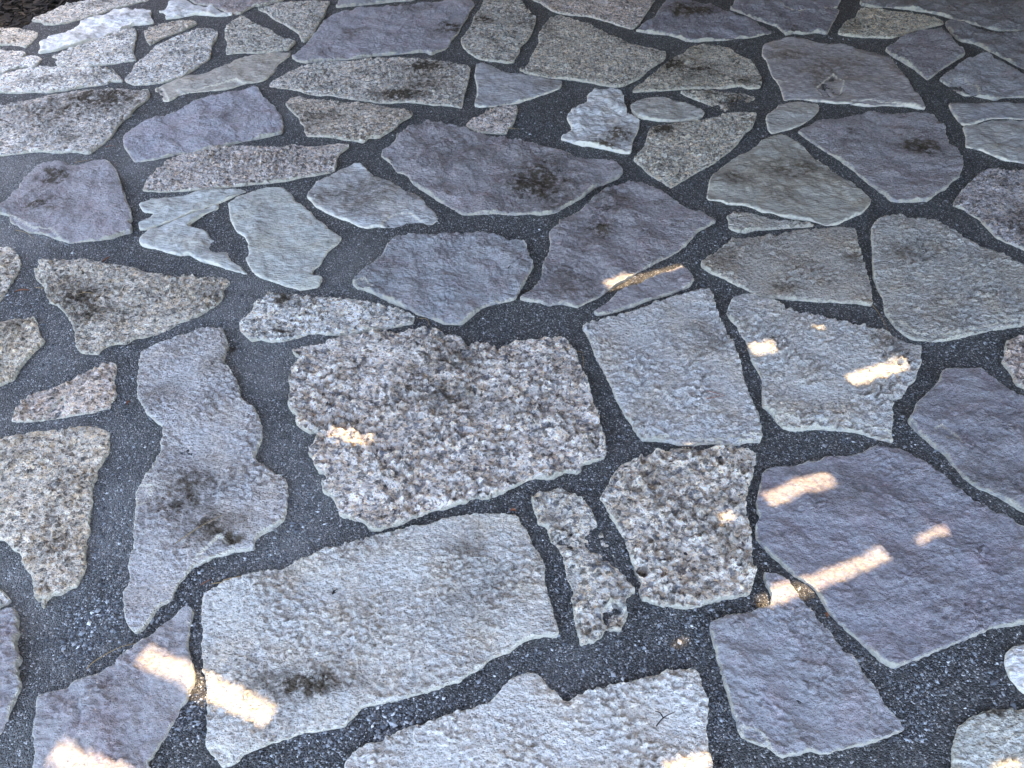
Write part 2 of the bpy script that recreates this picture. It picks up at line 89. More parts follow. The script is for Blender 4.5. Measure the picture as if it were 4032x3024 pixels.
('Smauve',0,[(1.208,3.755),(1.214,3.688),(1.206,3.609),(1.198,3.507),(1.206,3.409),(1.198,3.315),(1.189,3.258),(1.238,3.275),(1.287,3.269),(1.321,3.247),(1.371,3.247),(1.406,3.23),(1.468,3.235),(1.501,3.213),(1.557,3.202),(1.612,3.219),(1.658,3.208),(1.716,3.202),(1.757,3.18),(1.782,3.18),(1.791,3.258),(1.791,3.338),(1.802,3.409),(1.802,3.482),(1.813,3.557),(1.814,3.635),(1.814,3.728),(1.77,3.762),(1.72,3.797),(1.678,3.839),(1.619,3.868),(1.553,3.875),(1.495,3.911),(1.447,3.948),(1.38,3.955),(1.304,3.926),(1.241,3.875)],[(1.343,3.742,0.100,0.068,0.40),(1.490,3.583,0.161,0.154,0.30)],'broad mauve-grey flagstone with shell-like chipped hollows'),
('Spale',0,[(1.056,2.992),(1.061,2.952),(1.097,2.967),(1.145,2.987),(1.197,3.022),(1.261,3.084),(1.308,3.148),(1.326,3.191),(1.323,3.219),(1.279,3.238),(1.21,3.241),(1.159,3.219),(1.117,3.148),(1.07,3.095)],[],None),
('Pred',0,[(1.187,2.932),(1.204,2.894),(1.225,2.837),(1.255,2.781),(1.278,2.736),(1.297,2.683),(1.317,2.623),(1.333,2.565),(1.35,2.524),(1.353,2.509),(1.366,2.485),(1.373,2.446),(1.396,2.438),(1.445,2.438),(1.504,2.438),(1.522,2.454),(1.581,2.509),(1.601,2.516),(1.645,2.573),(1.689,2.606),(1.719,2.657),(1.741,2.701),(1.759,2.754),(1.768,2.809),(1.746,2.856),(1.763,2.923),(1.795,3.002),(1.791,3.053),(1.785,3.11),(1.747,3.126),(1.675,3.132),(1.602,3.132),(1.534,3.132),(1.47,3.116),(1.436,3.1),(1.363,3.084),(1.312,3.074),(1.264,3.043),(1.227,3.012),(1.174,2.972)],[(1.636,2.832,0.027,0.026,1.60),(1.625,2.827,0.078,0.056,0.80),(1.390,2.952,0.028,0.030,0.50)],'purple flagstone with a small black hole ringed by olive stain'),
('Solive',0,[(0.939,2.809),(0.884,2.763),(0.829,2.71),(0.788,2.657),(0.752,2.606),(0.734,2.557),(0.707,2.454),(0.752,2.446),(0.779,2.415),(0.833,2.415),(0.869,2.392),(0.889,2.37),(0.929,2.366),(0.955,2.34),(0.992,2.326),(1.032,2.322),(1.067,2.304),(1.093,2.282),(1.13,2.286),(1.155,2.304),(1.202,2.337),(1.246,2.362),(1.288,2.415),(1.302,2.446),(1.294,2.485),(1.275,2.557),(1.241,2.615),(1.221,2.666),(1.189,2.71),(1.173,2.763),(1.165,2.818),(1.153,2.856),(1.133,2.903),(1.103,2.932),(1.063,2.923),(0.994,2.865)],[(1.087,2.657,0.184,0.077,0.40),(0.850,2.598,0.078,0.050,0.40)],'olive-brown streaked flagstone right of the centre'),
('Sdark',0,[(1.882,3.148),(1.876,3.084),(1.875,3.024),(1.916,3.029),(1.96,3.055),(2.01,3.081),(2.054,3.091),(2.122,3.081),(2.212,3.078),(2.28,3.219),(2.189,3.224),(2.098,3.224),(2.016,3.23),(1.936,3.23),(1.896,3.224)],[],None),
('Sblue',0,[(1.843,2.913),(1.807,2.837),(1.835,2.827),(1.863,2.809),(1.886,2.777),(1.922,2.736),(1.959,2.727),(2.025,2.692),(2.203,3.06),(2.115,3.065),(2.073,3.071),(2.013,3.065),(1.965,3.045),(1.918,3.024),(1.869,3.014)],[],None),
('Gmauve',0,[(1.703,2.557),(1.658,2.509),(1.614,2.454),(1.584,2.411),(1.614,2.385),(1.627,2.348),(1.643,2.318),(1.643,2.29),(1.65,2.261),(1.653,2.213),(1.672,2.185),(1.695,2.158),(1.739,2.099),(2.004,2.649),(1.877,2.657),(1.819,2.666),(1.782,2.64)],[],None),
('Trust',0,[(0.827,2.206),(0.792,2.206),(0.752,2.199),(0.712,2.158),(0.674,2.119),(0.637,2.08),(0.615,2.055),(0.627,2.024),(0.646,2.005),(0.672,1.99),(0.699,1.957),(0.73,1.931),(0.76,1.904),(0.779,1.89),(0.82,1.881),(0.868,1.876),(0.91,1.87),(0.944,1.864),(0.986,1.864),(1.02,1.859),(1.062,1.856),(1.086,1.845),(1.107,1.842),(1.114,1.864),(1.126,1.91),(1.137,1.951),(1.142,1.993),(1.151,2.055),(1.158,2.099),(1.161,2.152),(1.174,2.199),(1.19,2.261),(1.17,2.275),(1.123,2.275),(1.081,2.268),(1.022,2.258),(0.962,2.24),(0.91,2.223),(0.853,2.213)],[(1.127,2.087,0.045,0.026,0.35),(0.861,1.933,0.047,0.023,0.35),(0.711,2.112,0.076,0.052,0.30)],'rusty tinged grey flagstone, widest to the left'),
('Tgrey',0,[(1.225,2.213),(1.207,2.145),(1.187,2.08),(1.171,2.03),(1.158,1.981),(1.153,1.928),(1.152,1.881),(1.146,1.853),(1.134,1.809),(1.137,1.777),(1.141,1.74),(1.152,1.714),(1.17,1.688),(1.201,1.681),(1.234,1.678),(1.268,1.681),(1.314,1.693),(1.364,1.709),(1.423,1.727),(1.46,1.734),(1.503,1.745),(1.575,1.761),(1.694,2.005),(1.653,2.068),(1.642,2.087),(1.619,2.119),(1.597,2.139),(1.568,2.162),(1.542,2.192),(1.523,2.24),(1.505,2.275),(1.484,2.304),(1.455,2.311),(1.404,2.326),(1.37,2.344),(1.33,2.344),(1.299,2.326),(1.252,2.282)],[(1.323,2.106,0.095,0.058,0.25)],'large ridged grey flagstone at the right edge'),
('Tgrey',0,[(0.76,2.311),(0.75,2.268),(0.769,2.247),(0.799,2.237),(0.838,2.254),(0.863,2.258),(0.912,2.261),(0.965,2.268),(1.018,2.272),(1.053,2.282),(1.025,2.297),(0.974,2.304),(0.919,2.322),(0.882,2.337),(0.859,2.348),(0.825,2.359),(0.785,2.362),(0.757,2.344)],[],None),
('Bblue',0,[(0.221,1.704),(0.229,1.668),(0.236,1.624),(0.246,1.585),(0.261,1.539),(0.271,1.503),(0.281,1.446),(0.296,1.403),(0.31,1.366),(0.324,1.326),(0.334,1.298),(0.356,1.298),(0.391,1.296),(0.419,1.284),(0.453,1.279),(0.489,1.284),(0.536,1.284),(0.556,1.279),(0.578,1.284),(0.608,1.29),(0.639,1.29),(0.649,1.326),(0.652,1.354),(0.65,1.386),(0.648,1.429),(0.645,1.472),(0.645,1.503),(0.647,1.548),(0.648,1.595),(0.645,1.643),(0.642,1.693),(0.632,1.745),(0.627,1.793),(0.623,1.842),(0.627,1.887),(0.623,1.922),(0.601,1.922),(0.548,1.904),(0.506,1.887),(0.463,1.864),(0.41,1.837),(0.366,1.815),(0.318,1.793),(0.271,1.777),(0.236,1.761),(0.207,1.745)],[],'square bluish flagstone with rippled face and white near edge'),
('Bblue',0,[(0.653,1.782),(0.673,1.745),(0.671,1.719),(0.686,1.678),(0.683,1.634),(0.682,1.585),(0.69,1.548),(0.694,1.521),(0.67,1.416),(0.685,1.399),(0.696,1.37),(0.706,1.34),(0.734,1.33),(0.765,1.334),(0.796,1.338),(0.831,1.336),(0.859,1.33),(0.888,1.326),(0.914,1.314),(0.94,1.302),(0.961,1.294),(0.978,1.29),(0.988,1.33),(1.002,1.362),(1.015,1.403),(1.031,1.444),(1.056,1.446),(1.064,1.459),(1.094,1.498),(1.115,1.511),(1.133,1.543),(1.155,1.576),(1.171,1.614),(1.188,1.651),(1.162,1.666),(1.134,1.681),(1.115,1.704),(1.09,1.729),(1.051,1.737),(1.019,1.742),(0.997,1.761),(0.96,1.777),(0.925,1.798),(0.885,1.804),(0.848,1.825),(0.807,1.859),(0.776,1.879),(0.758,1.896),(0.727,1.901),(0.692,1.887),(0.671,1.853),(0.653,1.809)],[],'rippled blue-grey flagstone dappled with sun spots'),
('Pdark',0,[(1.05,1.33),(1.068,1.298),(1.081,1.271),(1.096,1.248),(1.101,1.219),(1.108,1.193),(1.119,1.164),(1.132,1.143),(1.154,1.13),(1.178,1.109),(1.198,1.086),(1.233,1.053),(1.413,1.424),(1.373,1.463),(1.361,1.481),(1.356,1.503),(1.346,1.516),(1.331,1.534),(1.316,1.557),(1.292,1.562),(1.262,1.553),(1.245,1.557),(1.218,1.555),(1.201,1.543),(1.182,1.512),(1.147,1.481),(1.112,1.446),(1.086,1.424),(1.062,1.386),(1.041,1.364)],[],None),
('Pdark',0,[(0.609,1.161),(0.596,1.133),(0.586,1.106),(0.58,1.079),(0.586,1.063),(0.565,1.03),(0.562,1.005),(0.56,1.012),(0.56,0.995),(0.576,0.969),(0.592,0.946),(0.608,0.921),(0.627,0.899),(0.642,0.891),(0.661,0.868),(0.665,0.848),(0.673,0.815),(0.693,0.783),(0.716,0.752),(0.733,0.726),(0.75,0.705),(0.766,0.692),(0.797,0.7),(0.835,0.715),(0.883,0.732),(0.931,0.75),(0.971,0.765),(1.011,0.781),(1.059,0.785),(1.121,0.799),(1.21,1.005),(1.177,1.04),(1.164,1.066),(1.137,1.079),(1.119,1.099),(1.098,1.116),(1.085,1.137),(1.074,1.157),(1.055,1.182),(1.031,1.208),(1.012,1.233),(0.991,1.256),(0.972,1.267),(0.947,1.271),(0.914,1.269),(0.89,1.26),(0.864,1.248),(0.833,1.245),(0.792,1.241),(0.772,1.231),(0.741,1.226),(0.704,1.213),(0.668,1.209),(0.639,1.206),(0.618,1.189)],[(0.806,1.154,0.112,0.070,0.15)],'largest dark purple flagstone, crossed by sun streaks'),
('Plav',0,[(0.414,0.76),(0.416,0.732),(0.418,0.695),(0.421,0.658),(0.42,0.702),(0.421,0.672),(0.422,0.64),(0.425,0.609),(0.429,0.589),(0.431,0.568),(0.435,0.555),(0.447,0.55),(0.464,0.542),(0.48,0.538),(0.489,0.529),(0.497,0.521),(0.512,0.522),(0.534,0.523),(0.548,0.529),(0.561,0.531),(0.576,0.525),(0.59,0.529),(0.681,0.546),(0.716,0.559),(0.75,0.57),(0.747,0.592),(0.733,0.608),(0.72,0.627),(0.713,0.655),(0.712,0.655),(0.706,0.675),(0.699,0.695),(0.69,0.715),(0.677,0.729),(0.669,0.756),(0.659,0.778),(0.645,0.8),(0.631,0.824),(0.623,0.845),(0.617,0.86),(0.606,0.887),(0.594,0.895),(0.574,0.901),(0.554,0.905),(0.554,0.891),(0.557,0.872),(0.56,0.856),(0.557,0.837),(0.55,0.826),(0.506,0.814),(0.463,0.803),(0.437,0.794),(0.414,0.787)],[],'lavender flagstone pointing up to the longest sun streak'),
('Gheavy',0,[(0.218,1.099),(0.227,1.079),(0.233,1.056),(0.244,1.027),(0.255,1.002),(0.262,0.974),(0.267,0.941),(0.274,0.915),(0.275,0.912),(0.283,0.887),(0.275,0.858),(0.284,0.843),(0.309,0.832),(0.334,0.829),(0.363,0.822),(0.385,0.825),(0.421,0.834),(0.467,0.848),(0.516,0.855),(0.522,0.872),(0.534,0.897),(0.538,0.915),(0.54,0.932),(0.542,0.959),(0.549,0.99),(0.555,1.021),(0.553,1.05),(0.553,1.076),(0.558,1.106),(0.566,1.123),(0.574,1.147),(0.589,1.175),(0.604,1.208),(0.617,1.245),(0.609,1.256),(0.589,1.267),(0.563,1.273),(0.53,1.267),(0.491,1.263),(0.456,1.262),(0.421,1.263),(0.392,1.262),(0.362,1.252),(0.331,1.243),(0.316,1.233),(0.292,1.222),(0.271,1.215),(0.257,1.193),(0.24,1.164),(0.221,1.133),(0.211,1.114)],[],'pentagonal rough granite flagstone with dark mineral spots'),
('Gheavygrey',1,[(0.049,1.089),(0.055,1.066),(0.063,1.04),(0.079,1.03),(0.088,0.993),(0.103,0.974),(0.115,0.95),(0.117,0.929),(0.119,0.902),(0.131,0.868),(0.129,0.839),(0.131,0.792),(0.137,0.761),(0.14,0.737),(0.165,0.748),(0.187,0.756),(0.192,0.774),(0.225,0.77),(0.245,0.801),(0.242,0.848),(0.269,0.863),(0.255,0.887),(0.246,0.912),(0.24,0.929),(0.23,0.959),(0.217,0.99),(0.205,1.033),(0.191,1.069),(0.182,1.092),(0.156,1.119),(0.113,1.137),(0.082,1.137),(0.057,1.126),(0.045,1.109)],[],'narrow upright granite flagstone half smeared with mortar'),
('Gheavy',0,[(-0.611,1.503),(-0.605,1.472),(-0.601,1.433),(-0.598,1.407),(-0.572,1.386),(-0.569,1.358),(-0.553,1.338),(-0.526,1.318),(-0.505,1.326),(-0.501,1.298),(-0.515,1.275),(-0.509,1.245),(-0.492,1.211),(-0.48,1.193),(-0.458,1.182),(-0.465,1.15),(-0.451,1.126),(-0.433,1.116),(-0.425,1.102),(-0.416,1.082),(-0.402,1.063),(-0.374,1.053),(-0.351,1.046),(-0.333,1.03),(-0.321,1.018),(-0.301,1.025),(-0.28,1.03),(-0.254,1.037),(-0.234,1.056),(-0.213,1.063),(-0.19,1.076),(-0.155,1.082),(-0.133,1.092),(-0.109,1.102),(-0.088,1.116),(-0.074,1.107),(-0.046,1.116),(-0.027,1.126),(-0.01,1.138),(0.007,1.147),(0.024,1.157),(0.046,1.172),(0.075,1.172),(0.103,1.17),(0.112,1.179),(0.132,1.193),(0.157,1.188),(0.172,1.193),(0.173,1.211),(0.191,1.222),(0.22,1.23),(0.236,1.241),(0.239,1.267),(0.238,1.302),(0.232,1.342),(0.227,1.382),(0.22,1.42),(0.214,1.463),(0.209,1.503),(0.205,1.516),(0.198,1.548),(0.19,1.585),(0.186,1.619),(0.174,1.643),(0.162,1.673),(0.15,1.688),(0.116,1.688),(0.069,1.683),(0.022,1.673),(-0.016,1.663),(-0.026,1.658),(-0.042,1.638),(-0.059,1.658),(-0.089,1.661),(-0.129,1.661),(-0.143,1.678),(-0.165,1.698),(-0.192,1.698),(-0.213,1.714),(-0.237,1.724),(-0.272,1.727),(-0.305,1.724),(-0.328,1.714),(-0.362,1.711),(-0.403,1.714),(-0.443,1.709),(-0.479,1.704),(-0.501,1.688),(-0.518,1.673),(-0.55,1.661),(-0.596,1.658),(-0.614,1.646),(-0.629,1.634),(-0.625,1.619),(-0.595,1.6),(-0.612,1.571),(-0.616,1.543)],[(-0.179,1.595,0.114,0.057,0.30),(-0.186,1.446,0.109,0.052,0.35)],'big rugged granite flagstone in the middle, deeply pitted'),
('Gwhite',0,[(-0.789,1.809),(-0.801,1.787),(-0.816,1.761),(-0.811,1.729),(-0.766,1.683),(-0.736,1.688),(-0.71,1.676),(-0.674,1.678),(-0.642,1.688),(-0.608,1.704),(-0.6,1.714),(-0.558,1.709),(-0.524,1.706),(-0.473,1.709),(-0.458,1.716),(-0.425,1.727),(-0.392,1.734),(-0.358,1.74),(-0.332,1.75),(-0.295,1.758),(-0.295,1.782),(-0.309,1.801),(-0.339,1.823),(-0.375,1.831),(-0.405,1.845),(-0.457,1.862),(-0.497,1.87),(-0.552,1.879),(-0.588,1.881),(-0.643,1.89),(-0.69,1.893),(-0.717,1.899),(-0.761,1.904),(-0.774,1.881),(-0.797,1.859)],[(-0.711,1.870,0.028,0.028,0.50),(-0.695,1.714,0.051,0.018,0.50)],None),
('Gbrown',0,[(-1.516,1.969),(-1.487,1.945),(-1.472,1.922),(-1.446,1.881),(-1.423,1.853),(-1.397,1.842),(-1.374,1.82),(-1.351,1.798),(-1.322,1.761),(-1.291,1.714),(-1.284,1.693),(-1.265,1.653),(-1.242,1.629),(-1.22,1.624),(-1.189,1.621),(-1.186,1.638),(-1.173,1.658),(-1.156,1.666),(-1.124,1.668),(-1.106,1.693),(-1.085,1.693),(-1.058,1.704),(-1.039,1.716),(-1.012,1.74),(-0.998,1.761),(-0.981,1.771),(-0.958,1.787),(-0.931,1.815),(-0.925,1.831),(-0.906,1.853),(-0.897,1.887),(-0.909,1.916),(-0.898,1.957),(-0.91,1.978),(-0.96,1.984),(-1.003,1.981),(-1.032,1.993),(-1.076,1.99),(-1.123,1.999),(-1.175,2.011),(-1.215,2.03),(-1.276,2.046),(-1.337,2.058),(-1.369,2.074),(-1.42,2.077),(-1.478,2.08),(-1.533,2.077),(-1.558,2.074),(-1.54,2.049),(-1.546,2.03),(-1.537,1.999)],[(-1.373,1.887,0.072,0.051,0.55),(-1.285,1.809,0.087,0.033,0.45)],'wedge-shaped speckled granite flagstone with a brownish left side'),
('Gbrown',0,[(-1.595,1.842),(-1.584,1.864),(-1.586,1.899),(-1.59,1.939),(-1.595,1.981),(-1.597,2.018),(-1.609,2.061),(-1.63,2.099),(-1.653,2.125),(-1.688,2.152),(-1.712,2.152),(-1.749,2.165)],[],None),
('Ggold',0,[(-1.428,1.494),(-1.407,1.503),(-1.399,1.512),(-1.387,1.521),(-1.389,1.553),(-1.387,1.585),(-1.383,1.619),(-1.375,1.653),(-1.365,1.678),(-1.392,1.709),(-1.417,1.75),(-1.441,1.782),(-1.488,1.779),(-1.519,1.771),(-1.556,1.761)],[],'golden granite flagstone at the left edge'),
('Grose',0,[(-1.28,1.36),(-1.242,1.364),(-1.2,1.372),(-1.168,1.382),(-1.146,1.386),(-1.12,1.391),(-1.098,1.405),(-1.074,1.407),(-1.077,1.433),(-1.073,1.454),(-1.093,1.494),(-1.105,1.516),(-1.107,1.539),(-1.115,1.571),(-1.133,1.588),(-1.14,1.585),(-1.167,1.571),(-1.198,1.543),(-1.227,1.512),(-1.239,1.503),(-1.27,1.485),(-1.3,1.467),(-1.313,1.441),(-1.32,1.416),(-1.327,1.391),(-1.323,1.364)],[],'small pinkish tan granite flagstone, leaf shaped'),
('Ggold',0,[(-1.194,1.002),(-1.163,0.993),(-1.139,0.974),(-1.111,0.959),(-1.099,0.938),(-1.082,0.918),(-1.063,0.903),(-1.044,0.872),(-1.026,0.842),(-1.013,0.847),(-1.01,0.828),(-1.004,0.826),(-1.005,0.845),(-0.998,0.858),(-0.98,0.856),(-0.965,0.869),(-0.954,0.878),(-0.95,0.895),(-0.948,0.915),(-0.951,0.929),(-0.963,0.953),(-0.97,0.977),(-0.98,0.996),(-0.978,1.018),(-0.991,1.043),(-0.999,1.072),(-1.004,1.099),(-1.015,1.126),(-1.025,1.154),(-1.021,1.172),(-1.03,1.204),(-1.024,1.233),(-1.021,1.263),(-1.035,1.294),(-1.041,1.318),(-1.057,1.33),(-1.087,1.344),(-1.123,1.346),(-1.157,1.34),(-1.196,1.332),(-1.232,1.326),(-1.266,1.316),(-1.304,1.308),(-1.335,1.298)],[],'golden brown pebbly granite flagstone at the left edge, lowest'),
('Blilac',0,[(-1.036,1.512),(-1.024,1.476),(-1.014,1.446),(-0.989,1.416),(-0.969,1.386),(-0.944,1.366),(-0.931,1.354),(-0.912,1.342),(-0.897,1.306),(-0.9,1.283),(-0.89,1.263),(-0.891,1.241),(-0.893,1.211),(-0.902,1.179),(-0.91,1.154),(-0.912,1.126),(-0.896,1.096),(-0.886,1.059),(-0.873,1.021),(-0.858,0.968),(-0.86,0.947),(-0.857,0.923),(-0.85,0.912),(-0.843,0.895),(-0.84,0.875),(-0.842,0.861),(-0.839,0.842),(-0.824,0.818),(-0.82,0.804),(-0.813,0.791),(-0.8,0.776),(-0.784,0.764),(-0.778,0.768),(-0.769,0.778),(-0.763,0.794),(-0.761,0.81),(-0.754,0.828),(-0.738,0.838),(-0.735,0.845),(-0.734,0.864),(-0.73,0.886),(-0.721,0.906),(-0.719,0.915),(-0.712,0.926),(-0.698,0.932),(-0.685,0.941),(-0.675,0.95),(-0.648,0.956),(-0.625,0.967),(-0.602,0.968),(-0.587,0.974),(-0.591,0.993),(-0.58,1.011),(-0.559,1.024),(-0.539,1.043),(-0.534,1.069),(-0.538,1.102),(-0.546,1.143),(-0.555,1.172),(-0.587,1.189),(-0.62,1.211),(-0.646,1.23),(-0.648,1.256),(-0.643,1.286),(-0.644,1.31),(-0.653,1.342),(-0.672,1.382),(-0.691,1.412),(-0.714,1.429),(-0.738,1.45),(-0.75,1.485),(-0.764,1.516),(-0.794,1.557),(-0.819,1.59),(-0.824,1.624),(-0.829,1.668),(-0.847,1.709),(-0.862,1.74),(-0.891,1.734),(-0.927,1.729),(-0.948,1.709),(-0.981,1.693),(-1.01,1.668),(-1.04,1.648),(-1.062,1.624),(-1.057,1.585)],[(-0.777,1.119,0.091,0.113,0.40),(-0.697,1.030,0.069,0.051,0.50),(-0.643,0.996,0.024,0.019,0.80)],'tall irregular pale lilac flagstone with a brown-stained hollow'),
('Bwhite',0,[(-0.671,0.85),(-0.666,0.828),(-0.656,0.796),(-0.645,0.77),(-0.642,0.745),(-0.627,0.706),(-0.621,0.686),(-0.61,0.665),(-0.602,0.644),(-0.592,0.61),(-0.583,0.586),(-0.577,0.555),(-0.574,0.537),(-0.563,0.527),(-0.547,0.515),(-0.535,0.501),(-0.516,0.505),(-0.505,0.515),(-0.498,0.527),(-0.482,0.533),(-0.462,0.541),(-0.441,0.55),(-0.42,0.555),(-0.399,0.564),(-0.369,0.566),(-0.339,0.572),(-0.321,0.577),(-0.304,0.596),(-0.291,0.612),(-0.261,0.619),(-0.23,0.625),(-0.2,0.633),(-0.173,0.641),(-0.154,0.647),(-0.135,0.655),(-0.103,0.663),(-0.092,0.675),(-0.064,0.688),(-0.044,0.709),(-0.024,0.719),(-0.008,0.724),(-0.,0.728),(0.012,0.741),(0.033,0.752),(0.066,0.759),(0.096,0.761),(0.093,0.792),(0.085,0.825),(0.078,0.853),(0.072,0.882),(0.073,0.915),(0.071,0.938),(0.061,0.959),(0.048,0.977),(0.041,1.005),(0.033,1.021),(0.023,1.033),(0.015,1.053),(0.007,1.064),(-0.01,1.064),(-0.04,1.069),(-0.067,1.067),(-0.094,1.066),(-0.121,1.058),(-0.148,1.054),(-0.174,1.043),(-0.205,1.033),(-0.24,1.029),(-0.279,1.019),(-0.305,1.014),(-0.329,1.002),(-0.354,0.991),(-0.395,0.98),(-0.42,0.974),(-0.438,0.959),(-0.457,0.947),(-0.481,0.941),(-0.503,0.923),(-0.522,0.916),(-0.547,0.913),(-0.574,0.906),(-0.602,0.895),(-0.632,0.886),(-0.653,0.869),(-0.67,0.858)],[(-0.419,0.651,0.091,0.036,0.60),(-0.104,0.968,0.039,0.018,0.40)],'biggest whitish flagstone in the foreground with grey-brown soiling at its near edge'),
('Ppink',0,[(-0.912,0.597),(-0.906,0.574),(-0.902,0.554),(-0.895,0.549),(-0.889,0.516),(-0.865,0.461),(-0.673,0.461),(-0.66,0.498),(-0.675,0.511),(-0.667,0.519),(-0.665,0.532),(-0.661,0.546),(-0.654,0.559),(-0.65,0.58),(-0.644,0.595),(-0.644,0.613),(-0.636,0.628),(-0.636,0.644),(-0.632,0.663),(-0.636,0.682),(-0.646,0.701),(-0.663,0.728),(-0.67,0.753),(-0.675,0.776),(-0.675,0.799),(-0.677,0.815),(-0.691,0.823),(-0.704,0.815),(-0.719,0.802),(-0.733,0.786),(-0.744,0.768),(-0.756,0.753),(-0.77,0.738),(-0.784,0.723),(-0.797,0.708),(-0.806,0.694),(-0.82,0.682),(-0.835,0.672),(-0.855,0.665),(-0.877,0.654),(-0.896,0.644),(-0.92,0.635),(-0.925,0.622)],[],'pinkish grey flagstone in the near left corner under two sun bars'),
('Ppink',0,[(-0.98,0.554),(-0.972,0.565),(-0.969,0.578),(-0.971,0.6),(-0.973,0.62),(-0.972,0.642),(-0.973,0.658),(-0.988,0.677),(-0.997,0.691),(-0.998,0.708),(-1.012,0.725),(-1.024,0.745),(-1.031,0.768),(-1.041,0.788),(-1.047,0.807),(-1.058,0.82),(-1.076,0.816),(-1.103,0.812)],[],None),
('Gwhite',0,[(-1.108,0.823),(-1.088,0.831),(-1.08,0.842),(-1.095,0.858),(-1.115,0.869),(-1.13,0.869)],[],None),
('Bwhite',0,[(0.366,0.461),(0.37,0.512),(0.369,0.544),(0.37,0.574),(0.381,0.604),(0.384,0.627),(0.375,0.647),(0.376,0.675),(0.362,0.688),(0.334,0.688),(0.313,0.684),(0.288,0.675),(0.263,0.667),(0.238,0.661),(0.215,0.661),(0.198,0.655),(0.174,0.651),(0.15,0.643),(0.13,0.635),(0.109,0.625),(0.098,0.627),(0.086,0.639),(0.071,0.655),(0.06,0.671),(0.044,0.684),(0.028,0.684),(0.004,0.675),(-0.008,0.663),(-0.023,0.647),(-0.043,0.627),(-0.066,0.619),(-0.081,0.608),(-0.108,0.604),(-0.127,0.596),(-0.149,0.585),(-0.172,0.577),(-0.195,0.579),(-0.216,0.566),(-0.231,0.557),(-0.252,0.548),(-0.274,0.541),(-0.295,0.53),(-0.309,0.508),(-0.31,0.461)],[],'whitish flagstone cut off by the near edge of the picture'),
('Bgreen',0,[(0.791,0.464),(0.957,0.464),(1.027,0.608),(0.977,0.608),(0.93,0.608),(0.887,0.596),(0.852,0.577),(0.832,0.548),(0.813,0.509)],[(0.929,0.604,0.050,0.010,0.50)],'greenish pale flagstone in the near right corner'),
('Wwhite',1,[(1.001,0.705),(0.996,0.675),(1.005,0.643),(1.037,0.627),(1.1,0.756),(1.034,0.739),(1.013,0.726)],[],None),
('Grose',0,[(1.417,1.624),(1.394,1.595),(1.395,1.562),(1.398,1.539),(1.391,1.503),(1.436,1.471),(1.548,1.704),(1.478,1.691),(1.447,1.683),(1.427,1.653)],[],None),
]
SPOTS = [((0.546,0.841),(0.829,0.948),0.0315,1),((0.614,1.102),(0.703,1.144),0.0382,1),((0.713,1.148),(0.779,1.171),0.0374,1),((0.920,0.988),(1.017,1.024),0.0272,0.7),((0.942,1.514),(1.097,1.567),0.0354,1),((0.700,1.642),(0.749,1.647),0.0447,1),((0.894,1.734),(0.925,1.727),0.0289,0.6),((0.288,1.936),(0.568,2.058),0.0413,0.9),((-0.742,0.712),(-0.473,0.599),0.0367,1),((-0.843,0.527),(-0.668,0.464),0.0335,1),((-0.475,1.320),(-0.353,1.271),0.0395,0.75),((0.481,1.046),(0.522,1.059),0.0374,0.55),((0.332,0.744),(0.377,0.766),0.0207,0.5),((0.277,0.498),(0.369,0.518),0.0258,0.8),((0.877,0.494),(0.940,0.509),0.0198,0.7),((0.438,1.283),(0.463,1.280),0.0225,0.45)]
MULCH = [(-3.171,4.104),(-2.671,4.098),(-2.622,4.095),(-2.575,4.095),(-2.542,4.107),(-2.523,4.19),(-2.501,4.265),(-2.454,4.341),(-2.422,4.444),(-2.326,4.489),(-2.228,4.601),(-2.386,5.542),(-3.984,5.542)]
